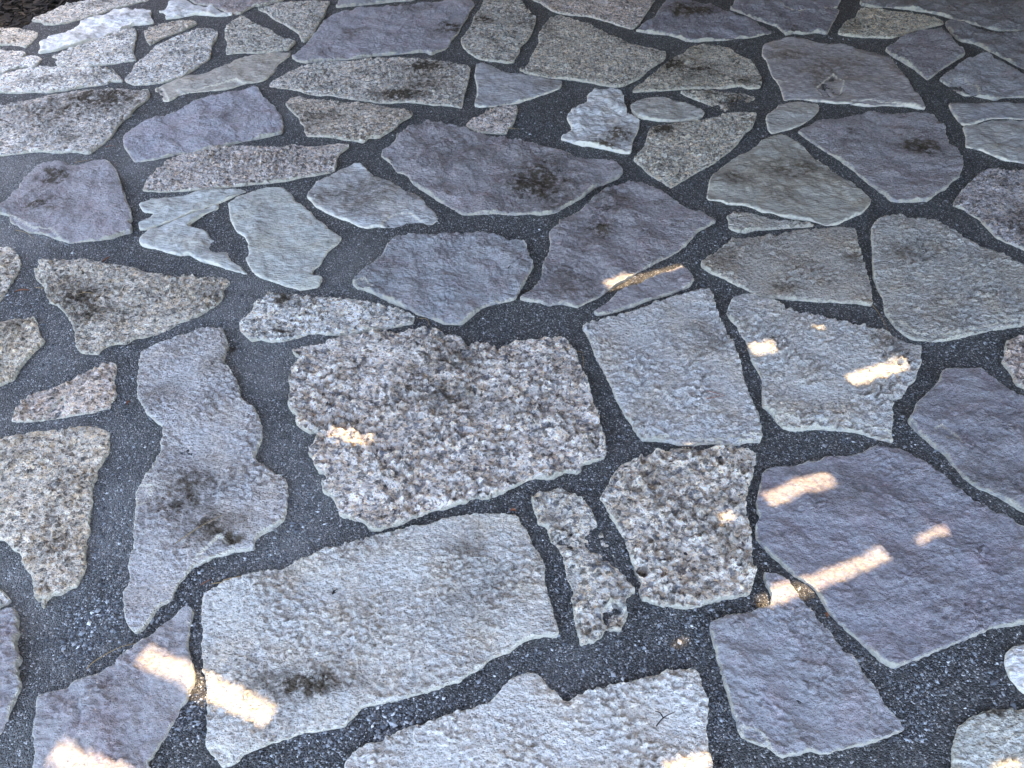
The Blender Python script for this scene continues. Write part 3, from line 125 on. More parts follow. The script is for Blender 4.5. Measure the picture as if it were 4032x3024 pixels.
NEEDLES = [
('needle',[[(1.084,1.893),(1.107,1.842),(1.115,1.782),(1.115,1.719)]],'long tan needle lying across the joint between two grey flagstones at right'),
('red',[[(0.532,1.467),(0.557,1.455),(0.576,1.45)],[(0.525,1.437),(0.548,1.441),(0.576,1.449)]],'forked reddish needle pair on the square bluish flagstone'),
('needle',[[(0.144,1.634),(0.174,1.635),(0.205,1.631)]],'straw needle reaching over the right edge of the rugged central granite'),
('needle',[[(0.203,1.614),(0.204,1.59),(0.201,1.569)]],'short straw needle in the joint just right of the rugged central granite'),
('needle',[[(-0.857,0.689),(-0.845,0.706),(-0.806,0.734),(-0.766,0.747)]],'long thin needle on mortar above the near left pinkish flagstone'),
('needle',[[(-0.009,1.302),(0.003,1.354),(0.023,1.407)]],'fine needle standing out on the face of the rugged central granite'),
('needle',[[(-1.503,1.932),(-1.487,1.928),(-1.47,1.923)]],'short bright needle poking left from the wedge-shaped granite'),
('needle',[[(-1.352,1.888),(-1.326,1.894),(-1.29,1.89)]],'pale curved needle on the dark side of the wedge-shaped granite'),
('needle',[[(-0.28,1.782),(-0.257,1.776),(-0.246,1.75)]],'curled golden needle in the joint above the rugged central granite'),
('needle',[[(-0.187,1.765),(-0.168,1.774),(-0.15,1.765)]],'arched thin needle at the near tip of the blue-lilac flagstone'),
('needle',[[(-0.767,0.98),(-0.722,1.024),(-0.679,1.059)]],'long fine needle across the brown hollow of the pale lilac flagstone'),
('needle',[[(-0.659,0.883),(-0.63,0.886),(-0.601,0.894),(-0.573,0.903)]],'needle along the far edge of the biggest whitish flagstone'),
('red',[[(-0.681,0.88),(-0.671,0.886),(-0.662,0.893)]],'short reddish needle in the joint beside the biggest whitish flagstone'),
('needle',[[(-1.716,2.254),(-1.671,2.235),(-1.626,2.202)]],'pale needle on mortar in front of the lumpy mauve-brown flagstone'),
('needle',[[(-1.696,2.717),(-1.667,2.723),(-1.642,2.739)]],'pale needle just beyond the lumpy mauve-brown flagstone'),
('red',[[(-1.622,2.84),(-1.601,2.846),(-1.581,2.844)]],'orange needle on mortar left of the lavender stone with white rim'),
('needle',[[(-0.017,2.997),(0.007,2.99),(0.035,2.99)]],'orange needle beside the wide dark gritty joint near the top'),
('twig',[[(-0.013,2.024),(-0.004,2.037),(0.001,2.058)]],'small curved black twig on the blue-lilac flagstone'),
('twig',[[(0.274,0.574),(0.29,0.589),(0.314,0.601)],[(0.29,0.589),(0.284,0.598),(0.276,0.602)]],'forked dark twig on the whitish flagstone cut by the near edge'),
('twig',[[(0.793,0.835),(0.793,0.816),(0.811,0.833)],[(0.796,0.825),(0.792,0.827)]],'small black v-shaped twig on the largest dark purple flagstone'),
('twig',[[(-1.217,1.907),(-1.216,1.925),(-1.206,1.936)]],'thin black twig on the wedge-shaped granite'),
('leaf',[[(-1.344,2.068),(-1.334,2.08),(-1.33,2.096)]],'brown curled leaf scrap on mortar above the wedge-shaped granite'),
('leaf',[[(-1.559,1.91),(-1.536,1.915),(-1.517,1.917)]],'brown leaf scrap on the mortar left of the wedge-shaped granite'),
('leaf',[[(-0.006,1.076),(0.003,1.076),(0.011,1.074)]],'rust brown leaf scrap at the corner between whitish and narrow upright flagstones'),
('leaf',[[(-0.389,0.853),(-0.384,0.859),(-0.378,0.865)]],'tiny black leaf scrap on the biggest whitish flagstone'),
('leaf',[[(0.666,0.813),(0.667,0.807),(0.667,0.8)]],'orange leaf scrap in the joint beside the lavender flagstone'),
('leaf',[[(-1.036,1.422),(-1.033,1.429),(-1.031,1.436)]],'brown leaf scrap in the joint left of the pale lilac flagstone'),
]
PITS = [(0.289,0.916,0.0124,0.0600),(1.636,2.832,0.0121,0.0120),(-0.643,0.993,0.0128,0.0120),(-0.730,1.053,0.0715,0.0060),(0.534,0.833,0.0065,0.0200),(0.382,0.515,0.0066,0.0200),(0.392,0.531,0.0038,0.0120),(-0.819,1.668,0.0178,0.0220),(0.140,1.356,0.0053,0.0060),(0.438,1.151,0.0050,0.0060)]
CLUSTERS = [(-0.897,0.783,0.040,260),(-0.868,0.828,0.022,50),(0.103,3.032,0.095,260),(1.250,1.668,0.044,40),(1.295,1.624,0.109,50),(1.509,3.940,0.152,120),(-0.391,0.542,0.057,320),(-0.227,0.596,0.044,320),(0.258,1.322,0.059,60),(0.421,0.818,0.065,200),(0.903,1.279,0.052,80),(1.052,1.226,0.045,60),(1.021,1.322,0.040,40),(-0.481,1.037,0.071,120),(0.639,2.247,0.105,80),(0.631,1.987,0.098,60),(0.935,0.709,0.077,260),(-1.401,2.125,0.127,150),(-1.533,1.870,0.087,150),(-0.691,0.828,0.049,150),(-0.614,0.608,0.030,100),(-0.140,2.304,0.133,150),(0.046,2.261,0.079,120)]
CHIPS = [
([(0.334,1.297),(0.356,1.299),(0.391,1.296),(0.419,1.284),(0.453,1.279),(0.489,1.284),(0.536,1.284),(0.556,1.279),(0.608,1.29),(0.639,1.288),(0.64,1.314),(0.552,1.302),(0.463,1.302),(0.375,1.31),(0.34,1.314)],0.005,0.02),
([(0.706,1.34),(0.734,1.33),(0.796,1.338),(0.859,1.33),(0.914,1.314),(0.978,1.288),(0.986,1.326),(0.924,1.346),(0.839,1.362),(0.75,1.37),(0.696,1.395)],0.006,0.03),
([(-0.452,2.3),(-0.432,2.333),(-0.398,2.359),(-0.365,2.355),(-0.325,2.318),(-0.29,2.279),(-0.328,2.254),(-0.4,2.258),(-0.456,2.265)],0.004,0.004),
([(0.434,0.581),(0.446,0.575),(0.471,0.573),(0.479,0.562),(0.486,0.543),(0.489,0.531),(0.464,0.541),(0.435,0.554)],0.005,0.006),
([(-0.528,0.535),(-0.515,0.513),(-0.535,0.5),(-0.574,0.537),(-0.554,0.542)],0.005,0.008),
([(1.353,3.361),(1.422,3.457),(1.486,3.532),(1.508,3.433),(1.461,3.326),(1.401,3.28),(1.363,3.286)],0.005,0.012),
([(1.485,3.258),(1.592,3.247),(1.784,3.186),(1.749,3.158),(1.465,3.224)],0.004,0.006),
([(2.002,3.47),(2.06,3.457),(2.087,3.373),(2.062,3.292),(1.991,3.303),(1.965,3.403)],0.005,0.01),
([(1.138,1.842),(1.151,1.777),(1.197,1.714),(1.294,1.704),(1.433,1.75),(1.535,1.777),(1.515,1.734),(1.265,1.673),(1.157,1.698),(1.12,1.787)],0.006,0.03),
([(-0.919,1.154),(-0.877,1.154),(-0.864,1.099),(-0.892,1.086),(-0.915,1.126)],0.005,0.02),
([(-0.721,0.941),(-0.698,0.968),(-0.672,1.008),(-0.642,0.983),(-0.625,0.968),(-0.674,0.947)],0.006,0.01),
([(-1.596,3.361),(-1.585,3.409),(-1.542,3.338),(-1.493,3.247),(-1.528,3.247)],0.006,0.006),
([(-1.525,3.35),(-1.416,3.361),(-1.259,3.47),(-1.21,3.421),(-1.47,3.303)],0.005,0.006),
([(-1.782,2.355),(-1.652,2.261),(-1.595,2.268),(-1.517,2.185),(-1.591,2.213),(-1.693,2.247),(-1.766,2.311)],0.008,0.012),
([(1.092,1.33),(1.123,1.346),(1.147,1.31),(1.149,1.279),(1.126,1.286),(1.108,1.31)],0.005,0.006),
([(-0.505,1.951),(-0.471,1.963),(-0.438,1.939),(-0.449,1.91),(-0.488,1.928)],0.004,0.01),
([(0.192,0.774),(0.187,0.815),(0.22,0.843),(0.247,0.815),(0.234,0.77)],0.006,0.012),
([(-1.222,1.467),(-1.192,1.412),(-1.2,1.37),(-1.242,1.364),(-1.23,1.42)],0.006,0.006),
([(-1.55,2.055),(-1.516,1.969),(-1.474,1.922),(-1.462,1.928),(-1.522,2.018)],0.005,0.01),
]
CRACKS = [
([(0.086,1.963),(0.117,1.91),(0.151,1.879),(0.216,1.881),(0.281,1.893)],0.003,0.003),
([(0.155,2.132),(0.182,2.055),(0.221,1.963),(0.274,1.899)],0.0035,0.003),
([(0.222,1.975),(0.281,1.978),(0.332,1.972)],0.003,0.0025),
([(0.331,2.213),(0.421,2.247),(0.494,2.226),(0.53,2.179)],0.0025,0.003),
([(0.202,2.29),(0.271,2.247),(0.335,2.165),(0.374,2.024)],0.0025,0.003),
([(-0.085,2.192),(-0.072,2.158),(-0.056,2.119)],0.005,0.004),
([(-0.286,2.219),(-0.263,2.172)],0.004,0.004),
([(-0.097,2.055),(-0.048,2.042),(-0.025,2.024)],0.004,0.004),
([(0.513,0.649),(0.532,0.634),(0.557,0.629),(0.582,0.615)],0.003,0.003),
([(0.493,0.647),(0.529,0.633),(0.584,0.617)],0.003,0.003),
([(-0.845,0.64),(-0.841,0.613),(-0.825,0.584)],0.005,0.006),
([(-0.906,0.578),(-0.846,0.576)],0.003,0.004),
([(-0.813,0.548),(-0.798,0.532),(-0.788,0.523)],0.005,0.005),
([(-0.647,0.613),(-0.65,0.595),(-0.644,0.569)],0.006,0.006),
([(0.857,1.14),(0.899,1.099),(0.93,1.079)],0.004,0.006),
([(0.67,1.011),(0.698,0.99),(0.728,0.983)],0.004,0.007),
([(1.552,2.657),(1.617,2.666),(1.737,2.701)],0.005,0.006),
([(1.417,2.055),(1.39,1.969),(1.381,1.928)],0.004,0.005),
([(-0.313,1.154),(-0.29,1.126)],0.009,0.01),
([(-0.29,1.399),(-0.274,1.362),(-0.226,1.37)],0.007,0.01),
([(-0.377,1.412),(-0.341,1.418)],0.006,0.01),
([(-0.328,1.585),(-0.298,1.548),(-0.295,1.516)],0.005,0.007),
([(-0.721,1.126),(-0.714,1.092),(-0.712,1.079)],0.004,0.006),
([(-0.84,1.263),(-0.792,1.219),(-0.736,1.172),(-0.723,1.133)],0.005,0.02),
([(0.182,1.358),(0.205,1.33),(0.227,1.314)],0.007,0.01),
([(0.447,1.204),(0.466,1.182),(0.522,1.154)],0.005,0.01),
([(0.457,0.983),(0.49,0.99),(0.539,0.974)],0.005,0.012),
([(0.375,0.962),(0.42,0.965),(0.483,0.953)],0.004,0.01),
([(0.275,0.576),(0.288,0.589)],0.003,0.004),
([(1.404,3.433),(1.398,3.338),(1.421,3.28),(1.487,3.361)],0.006,0.006),
]
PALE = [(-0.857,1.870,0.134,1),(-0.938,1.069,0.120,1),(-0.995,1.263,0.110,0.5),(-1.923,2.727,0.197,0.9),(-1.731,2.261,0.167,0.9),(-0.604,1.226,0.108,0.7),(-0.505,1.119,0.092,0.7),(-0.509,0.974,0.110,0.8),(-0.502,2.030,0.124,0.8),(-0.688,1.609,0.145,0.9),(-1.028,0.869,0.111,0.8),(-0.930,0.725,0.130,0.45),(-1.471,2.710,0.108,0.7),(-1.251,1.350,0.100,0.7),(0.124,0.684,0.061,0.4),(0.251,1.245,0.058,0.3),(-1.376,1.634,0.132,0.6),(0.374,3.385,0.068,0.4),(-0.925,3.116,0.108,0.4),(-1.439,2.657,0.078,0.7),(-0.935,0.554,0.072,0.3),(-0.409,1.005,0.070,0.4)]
TINT = {'Gpale':(.50,.48,.44),'Gwhite':(.60,.59,.56),'Gtan':(.49,.45,.39),'Ggrey':(.46,.45,.41),'Gpink':(.50,.46,.43),
 'Gbrown':(.47,.43,.37),'Gyellow':(.48,.46,.40),'Ggold':(.54,.48,.39),'Grose':(.53,.46,.41),'Gheavy':(.58,.54,.49),
 'Gheavygrey':(.48,.46,.42),'Gmauve':(.42,.40,.40),'Pmauve':(.51,.485,.50),'Pred':(.45,.415,.42),'Pblue':(.52,.51,.52),'Pdark':(.40,.38,.40),
 'Polive':(.38,.365,.36),'Plav':(.49,.475,.49),'Ppink':(.55,.51,.50),'Pbrown':(.48,.44,.43),'Sgreen':(.49,.50,.47),
 'Sbrown':(.44,.41,.36),'Sblue':(.49,.49,.48),'Sdark':(.42,.425,.445),'Spale':(.48,.47,.44),'Smauve':(.42,.40,.40),
 'Solive':(.42,.41,.36),'Wwhite':(.68,.675,.655),'Wblue':(.60,.61,.61),'Wmauve':(.50,.48,.49),'Tmauve':(.44,.39,.38),
 'Trust':(.46,.43,.38),'Tgrey':(.46,.445,.41),'Blilac':(.55,.525,.51),'Bblue':(.56,.55,.53),'Bwhite':(.61,.59,.545),'Bgreen':(.54,.54,.48)}

# ------------------------------------------------------------------ numpy helpers
def _hash(ix, iy, seed):
    h = (ix.astype(np.int64)*374761393 + iy.astype(np.int64)*668265263 + seed*974634533) & 0x7fffffff
    h = ((h ^ (h >> 13))*1274126177) & 0x7fffffff
    return ((h ^ (h >> 16)) & 0xffff)/65535.0
def noise(x, y, wl, seed=0):
    """gradient noise, about -1..1, wavelength wl"""
    x = x/wl; y = y/wl
    ix = np.floor(x); iy = np.floor(y); fx = x-ix; fy = y-iy
    ux = fx*fx*fx*(fx*(fx*6-15)+10); uy = fy*fy*fy*(fy*(fy*6-15)+10)
    out = 0
    for dx in (0, 1):
        for dy in (0, 1):
            a = _hash(ix+dx, iy+dy, seed)*2*math.pi
            g = np.cos(a)*(fx-dx)+np.sin(a)*(fy-dy)
            out = out + g*(ux if dx else 1-ux)*(uy if dy else 1-uy)
    return out*1.5
def fbm(x, y, wl, octv, seed=0, gain=.55):
    o = 0; a = 1.0
    for i in range(octv):
        o = o + a*noise(x+17.3*i, y-9.1*i, wl/2**i, seed+i*31); a *= gain
    return o
def poly_dist(px, py, poly, chunk=4000):
    """distance to outline, nearest outline point, inside flag"""
    A = poly; B = np.roll(poly, -1, 0); D = B-A; L2 = (D**2).sum(1)+1e-12
    n = len(px); dist = np.empty(n); nx = np.empty(n); ny = np.empty(n); ins = np.empty(n, bool)
    for s in range(0, n, chunk):
        X = px[s:s+chunk, None]; Y = py[s:s+chunk, None]
        t = np.clip(((X-A[:, 0])*D[:, 0]+(Y-A[:, 1])*D[:, 1])/L2, 0, 1)
        qx = A[:, 0]+t*D[:, 0]; qy = A[:, 1]+t*D[:, 1]
        d2 = (X-qx)**2+(Y-qy)**2; k = d2.argmin(1); r = np.arange(len(k))
        dist[s:s+chunk] = np.sqrt(d2[r, k]); nx[s:s+chunk] = qx[r, k]; ny[s:s+chunk] = qy[r, k]
        c = ((A[:, 1] > Y) != (B[:, 1] > Y)) & (X < A[:, 0]+(Y-A[:, 1])*D[:, 0]/np.where(abs(D[:, 1]) < 1e-12, 1e-12, D[:, 1]))
        ins[s:s+chunk] = (c.sum(1) % 2) == 1
    return dist, nx, ny, ins
def resample(poly, step):
    P = np.asarray(poly, float)
    Q = np.empty((len(P)*2, 2)); N = np.roll(P, -1, 0)          # soften the corners a little
    Q[0::2] = P*.86+N*.14; Q[1::2] = P*.14+N*.86
    out = []
    for a, b in zip(Q, np.roll(Q, -1, 0)):
        k = max(1, int(round(np.hypot(*(b-a))/step)))
        for i in range(k): out.append(a+(b-a)*i/k)
    return np.array(out)
def mesh_obj(name, verts, faces, mat, parent=None, attrs=None, smooth=True):
    me = bpy.data.meshes.new(name)
    verts = np.asarray(verts, np.float32); faces = np.asarray(faces, np.int32)
    nf, k = faces.shape
    me.vertices.add(len(verts)); me.vertices.foreach_set('co', verts.ravel())
    me.loops.add(nf*k); me.loops.foreach_set('vertex_index', faces.ravel())
    me.polygons.add(nf); me.polygons.foreach_set('loop_start', np.arange(nf, dtype=np.int32)*k)
    me.polygons.foreach_set('loop_total', np.full(nf, k, np.int32))
    me.polygons.foreach_set('use_smooth', np.full(nf, smooth))
    for an, av in (attrs or {}).items():
        at = me.attributes.new(an, 'FLOAT', 'POINT'); at.data.foreach_set('value', np.asarray(av, np.float32))
    me.update(); me.validate()
    me.materials.append(mat)
    o = bpy.data.objects.new(name, me); sc.collection.objects.link(o)
    if parent: o.parent = parent
    return o
def tag(o, label=None, cat=None, group=None, kind=None):
    for k, v in (('label', label), ('category', cat), ('group', group), ('kind', kind)):
        if v: o[k] = v
    return o

# ------------------------------------------------------------------ materials
class NT:
    def __init__(s, name):
        s.m = bpy.data.materials.new(name); s.m.use_nodes = True
        s.t = s.m.node_tree; s.b = s.t.nodes['Principled BSDF']
        s.pos = s.new('ShaderNodeNewGeometry').outputs['Position']
    def new(s, typ, **kw):
        n = s.t.nodes.new(typ)
        for k, v in kw.items(): setattr(n, k, v)
        return n
    def put(s, sock, v):
        if isinstance(v, bpy.types.NodeSocket): s.t.links.new(v, sock)
        else: sock.default_value = v
    def noise(s, scale, detail=3, rough=.55, vec=None, out=0, dist=0.0):
        n = s.new('ShaderNodeTexNoise'); s.put(n.inputs['Vector'], vec or s.pos)
        n.inputs['Scale'].default_value = scale; n.inputs['Detail'].default_value = detail
        n.inputs['Roughness'].default_value = rough; n.inputs['Distortion'].default_value = dist
        return n.outputs[out]
    def voro(s, scale, feature='F1', out='Color', vec=None):
        n = s.new('ShaderNodeTexVoronoi', feature=feature); s.put(n.inputs['Vector'], vec or s.pos)
        n.inputs['Scale'].default_value = scale
        return n.outputs[out]
    def warp(s, sc):
        n = s.new('ShaderNodeMix', data_type='VECTOR'); n.inputs[0].default_value = .45/sc*2
        s.put(n.inputs[4], s.pos); s.put(n.inputs[5], s.noise(sc*1.3, 2, .6, out=1)); return n.outputs[1]
    def scaled(s, sx, sy, sz=1, rot=0):
        n = s.new('ShaderNodeMapping'); s.put(n.inputs[0], s.pos)
        n.inputs['Rotation'].default_value = (0, 0, rot); n.inputs['Scale'].default_value = (sx, sy, sz)
        return n.outputs[0]
    def ramp(s, fac, stops, mode='LINEAR'):
        n = s.new('ShaderNodeValToRGB'); n.color_ramp.interpolation = mode
        e = n.color_ramp.elements
        while len(e) < len(stops): e.new(.5)
        for q, (p, c) in zip(e, stops):
            q.position = p; q.color = (c, c, c, 1) if not isinstance(c, tuple) else (*c, 1)
        s.put(n.inputs[0], fac); return n.outputs[0]
    def math(s, op, a, b=0.0, clamp=False):
        n = s.new('ShaderNodeMath', operation=op, use_clamp=clamp); s.put(n.inputs[0], a); s.put(n.inputs[1], b); return n.outputs[0]
    def mix(s, fac, a, b, mode='MIX'):
        n = s.new('ShaderNodeMix', data_type='RGBA', blend_type=mode, clamp_factor=True)
        s.put(n.inputs[0], fac)
        for q, v in ((6, a), (7, b)):
            if isinstance(v, tuple): v = (*v, 1)
            elif isinstance(v, (float, int)): v = (v, v, v, 1)
            s.put(n.inputs[q], v)
        return n.outputs[2]
    def attr(s, name):
        n = s.new('ShaderNodeAttribute', attribute_type='GEOMETRY', attribute_name=name); return n.outputs['Fac']
    def bump(s, h, strength, dist, normal=None):
        n = s.new('ShaderNodeBump'); s.put(n.inputs['Height'], h)
        n.inputs['Strength'].default_value = strength; n.inputs['Distance'].default_value = dist
        if normal: s.put(n.inputs['Normal'], normal)
        return n.outputs[0]
    def done(s, col, rough, normal, spec=.5):
        s.put(s.b.inputs['Base Color'], col); s.put(s.b.inputs['Roughness'], rough)
        if normal: s.put(s.b.inputs['Normal'], normal)
        s.b.inputs['Specular IOR Level'].default_value = spec
        return s.m

def stone_mat(name, fam):
    n = NT(name)
    base = n.new('ShaderNodeObjectInfo').outputs['Color']
    if fam in 'G':
        col = n.mix(1.0, base, 1.5, 'MULTIPLY')
        for sc_, lo_, hi_ in ((75.0, .0, 1.0), (190.0, .0, 1.0)):   # crystals of two sizes
            sep = n.new('ShaderNodeSeparateColor'); n.put(sep.inputs[0], n.voro(sc_, vec=n.warp(sc_)))
            v = n.ramp(sep.outputs[0], [(0, .40), (.08, .50), (.15, .84), (.5, 1.0), (.75, 1.10), (1, 1.26)])
            col = n.mix(1.0, col, v, 'MULTIPLY')
            tan = n.ramp(sep.outputs[1], [(.6, 0), (.85, .6)])
            col = n.mix(tan, col, n.mix(1.0, col, (1.04, .91, .74), 'MULTIPLY'))
        pit = n.ramp(n.noise(80.0, 4, .65), [(.36, .28), (.46, 1.0)])
        col = n.mix(1.0, col, pit, 'MULTIPLY')
        blot = n.ramp(n.noise(14.0, 5, .65), [(.3, .62), (.5, 1.0), (.72, 1.18)])
        col = n.mix(1.0, col, blot, 'MULTIPLY')
        dark = n.ramp(n.noise(34.0, 3, .55, dist=.5), [(.58, 0), (.65, .75)])
        col = n.mix(n.math('MULTIPLY', dark, n.attr('heavy')), col, (.13, .14, .17))
        h = n.math('ADD', n.noise(85.0, 5, .68), n.math('MULTIPLY', n.noise(260.0, 2, .6), .4))
        nor = n.bump(h, 1.0, .022); rough = .8
    elif fam in 'BT':
        base = n.mix(1.0, base, 1.15, 'MULTIPLY')
        r = .6 if fam == 'B' else -.35
        vec = n.scaled(1.0, 1.4, 1.0, r)
        v = n.ramp(n.noise(90.0, 6, .72, vec), [(.3, .42), (.44, .86), (.58, 1.08), (.74, 1.42)])
        col = n.mix(1.0, base, v, 'MULTIPLY')
        fl = n.voro(260.0); sep = n.new('ShaderNodeSeparateColor'); n.put(sep.inputs[0], fl)
        col = n.mix(1.0, col, n.ramp(sep.outputs[0], [(0, .45), (.07, .8), (.2, .95), (1, 1.12)]), 'MULTIPLY')
        warm = n.ramp(n.noise(9.0, 4, .6), [(.45, 0), (.7, .6)])
        col = n.mix(warm, col, n.mix(1.0, col, (1.05, .93, .76), 'MULTIPLY'))
        h = n.math('ADD', n.noise(75.0, 4, .62, vec), n.math('MULTIPLY', n.noise(260.0, 2, .6), .3))
        nor = n.bump(h, 1.0, .026); rough = .72
    elif fam == 'P':
        vec = n.scaled(1.0, 1.4, 1.0, .5)
        v = n.ramp(n.noise(95.0, 6, .74, vec), [(.3, .5), (.42, .86), (.55, 1.08), (.70, 1.5)])
        col = n.mix(1.0, base, v, 'MULTIPLY')
        lo = n.noise(7.0, 4, .6, dist=.6)
        col = n.mix(n.ramp(lo, [(.42, 0), (.66, .55)]), col, n.mix(1.0, col, (1.16, 1.22, 1.26), 'MULTIPLY'))
        col = n.mix(n.ramp(n.noise(11.0, 3, .6), [(.5, 0), (.72, .6)]), col, n.mix(1.0, col, (1.02, .86, .88), 'MULTIPLY'))
        fl = n.voro(150.0, vec=n.scaled(1.0, 2.2, 1, .8)); sep = n.new('ShaderNodeSeparateColor'); n.put(sep.inputs[0], fl)
        col = n.mix(n.ramp(sep.outputs[0], [(.93, 0), (.97, .55)]), col, (.62, .62, .64))
        h = n.math('ADD', n.noise(75.0, 6, .7, vec), n.math('MULTIPLY', n.noise(240.0, 2, .6), .3))
        nor = n.bump(h, 1.0, .024); rough = .6
    else:                                                   # smooth slate and pale quartzite
        vec = n.scaled(1.0, 2.6, 1.0, -.5 if fam == 'S' else .2)
        v = n.ramp(n.noise(26.0, 5, .62, vec), [(.3, .6), (.48, .96), (.7, 1.3)])
        col = n.mix(1.0, base, v, 'MULTIPLY')
        col = n.mix(n.ramp(n.noise(8.0, 4, .6), [(.45, 0), (.7, .6)]), col, n.mix(1.0, col, (1.05, .97, .82), 'MULTIPLY'))
        sp = n.voro(190.0, out='Distance')
        sp2 = n.ramp(n.noise(10.0, 2), [(.45, 0), (.55, 1)])
        col = n.mix(n.math('MULTIPLY', n.ramp(sp, [(.10, .75), (.16, 0)]), sp2), col, (.08, .08, .09))
        h = n.math('ADD', n.noise(55.0, 4, .6, vec), n.math('MULTIPLY', n.noise(240.0, 3, .65), .35))
        nor = n.bump(h, 1.0, .007); rough = .6
    # brown soiling, broken up
    st = n.math('MULTIPLY', n.attr('stain'), n.ramp(n.noise(42.0, 5, .7), [(.36, .1), (.58, 1.0)]), True)
    col = n.mix(st, col, n.mix(n.noise(20.0), (.055, .042, .03), (.13, .10, .065)))
    # fresh pale broken rim
    ed = n.math('MULTIPLY', n.attr('rim'), n.ramp(n.noise(30.0, 4, .65), [(.34, 0), (.5, 1.0)]), True)
    col = n.mix(n.math('MULTIPLY', ed, .9), col, n.mix(.9, col, (.86, .80, .64)))
    return n.done(col, rough, nor, .3)
MAT = {f: stone_mat(nm, f) for f, nm in (('G', 'granite'), ('B', 'rippled_quartzite'), ('T', 'ridged_schist'), ('P', 'purple_schist'), ('S', 'slate'), ('W', 'pale_quartzite'))}

def mortar_mat():
    n = NT('mortar')
    fl = n.voro(300.0); sep = n.new('ShaderNodeSeparateColor'); n.put(sep.inputs[0], fl)
    g = n.ramp(sep.outputs[0], [(0, .035), (.45, .085), (.78, .14), (.90, .22), (.95, .42), (1, .62)])
    col = n.mix(1.0, g, n.ramp(n.noise(60.0, 4, .65), [(.3, .6), (.7, 1.35)]), 'MULTIPLY')
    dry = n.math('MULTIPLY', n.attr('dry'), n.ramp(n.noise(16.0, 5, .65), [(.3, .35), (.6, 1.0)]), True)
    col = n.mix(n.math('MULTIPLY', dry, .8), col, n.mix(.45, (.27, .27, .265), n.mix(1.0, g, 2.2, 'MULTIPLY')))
    col = n.mix(1.0, col, (.90, .88, .85), 'MULTIPLY')
    h = n.math('ADD', n.math('MULTIPLY', n.voro(300.0, out='Distance'), -1.2), n.noise(120.0, 4, .65))
    return n.done(col, .6, n.bump(h, 1.0, .007), .35)
def plain(name, fn, rough=.7):
    n = NT(name); return n.done(fn(n), rough, None, .3)
M_MORTAR = mortar_mat()
M_GRAIN = plain('grit', lambda n: n.ramp(n.attr('tone'), [(0, (.035, .037, .042)), (.45, (.12, .125, .135)), (.8, (.33, .34, .35)), (1, (.68, .68, .67))]), .5)
M_SOIL = plain('dark_soil', lambda n: n.mix(n.noise(40.0, 5), (.010, .008, .006), (.04, .03, .02)), .95)
M_MULCH = plain('bark', lambda n: n.ramp(n.attr('tone'), [(0, (.008, .006, .005)), (.6, (.030, .021, .014)), (.9, (.085, .06, .035)), (1, (.16, .13, .08))]), .85)
M_GROUND = plain('dry_lawn', lambda n: n.mix(n.noise(6.0, 6), (.035, .045, .02), (.09, .085, .05)), .95)
M_NEEDLE = plain('dry_needle', lambda n: n.mix(n.noise(60.0), (.24, .15, .06), (.42, .30, .15)), .6)
M_TWIG = plain('dark_twig', lambda n: n.mix(n.noise(90.0), (.012, .009, .007), (.04, .028, .02)), .8)
M_RED = plain('red_needle', lambda n: n.mix(n.noise(60.0), (.17, .06, .03), (.28, .12, .06)), .6)
M_WOOD = plain('stained_timber', lambda n: n.mix(n.noise(12.0, 5, vec=n.scaled(1, 12)), (.20, .15, .10), (.34, .27, .19)), .8)

# ------------------------------------------------------------------ setting: ground and mortar bed
g = mesh_obj('ground', [(-900, -900, -.06), (900, -900, -.06), (900, 900, -.06), (-900, 900, -.06)], [(0, 1, 2, 3)], M_GROUND)
tag(g, 'dark lawn surrounding the paving', kind='structure')

MU = np.array(MULCH)
TR = [np.array(s[2]) for s in STONES]
def axis(lo, flo, fhi, hi, f, c):
    return np.concatenate([np.arange(lo, flo, c), np.arange(flo, fhi, f), np.arange(fhi, hi+c, c)])
def mortar_z(x, y):
    z = -.0062 + .0034*fbm(x, y, .30, 3, 5) + .0016*fbm(x, y, .035, 3, 9)
    for (a, b, r, d) in PITS:
        z = z - d*np.exp(-((x-a)**2+(y-b)**2)/r**2)
    return z
xs = axis(-4.6, -3.3, 3.3, 5.2, .011, .1); ys = axis(-1.2, .45, 5.0, 6.8, .011, .1)
X, Y = np.meshgrid(xs, ys); nxx = len(xs)
Z = mortar_z(X, Y).ravel()
V = np.c_[X.ravel(), Y.ravel(), Z]
cand = (V[:, 0] < -1.2) & (V[:, 1] > 2.5)
inm = np.zeros(len(V), bool)
_, _, _, ii = poly_dist(V[cand, 0], V[cand, 1], MU, 20000); inm[cand] = ii
I, J = np.meshgrid(np.arange(nxx-1), np.arange(len(ys)-1)); q = (J*nxx+I).ravel()
F = np.c_[q, q+1, q+nxx+1, q+nxx]
F = F[~inm[F].any(1)]
used = np.unique(F); mp = np.full(len(V), -1); mp[used] = np.arange(len(used))
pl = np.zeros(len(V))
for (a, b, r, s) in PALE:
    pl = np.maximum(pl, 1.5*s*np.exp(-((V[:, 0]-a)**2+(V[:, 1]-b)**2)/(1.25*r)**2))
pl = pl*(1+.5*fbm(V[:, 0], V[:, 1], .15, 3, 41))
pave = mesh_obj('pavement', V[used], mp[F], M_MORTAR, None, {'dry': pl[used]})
tag(pave, 'crazy paving of irregular flagstones set in dark grey gritty mortar', kind='structure')

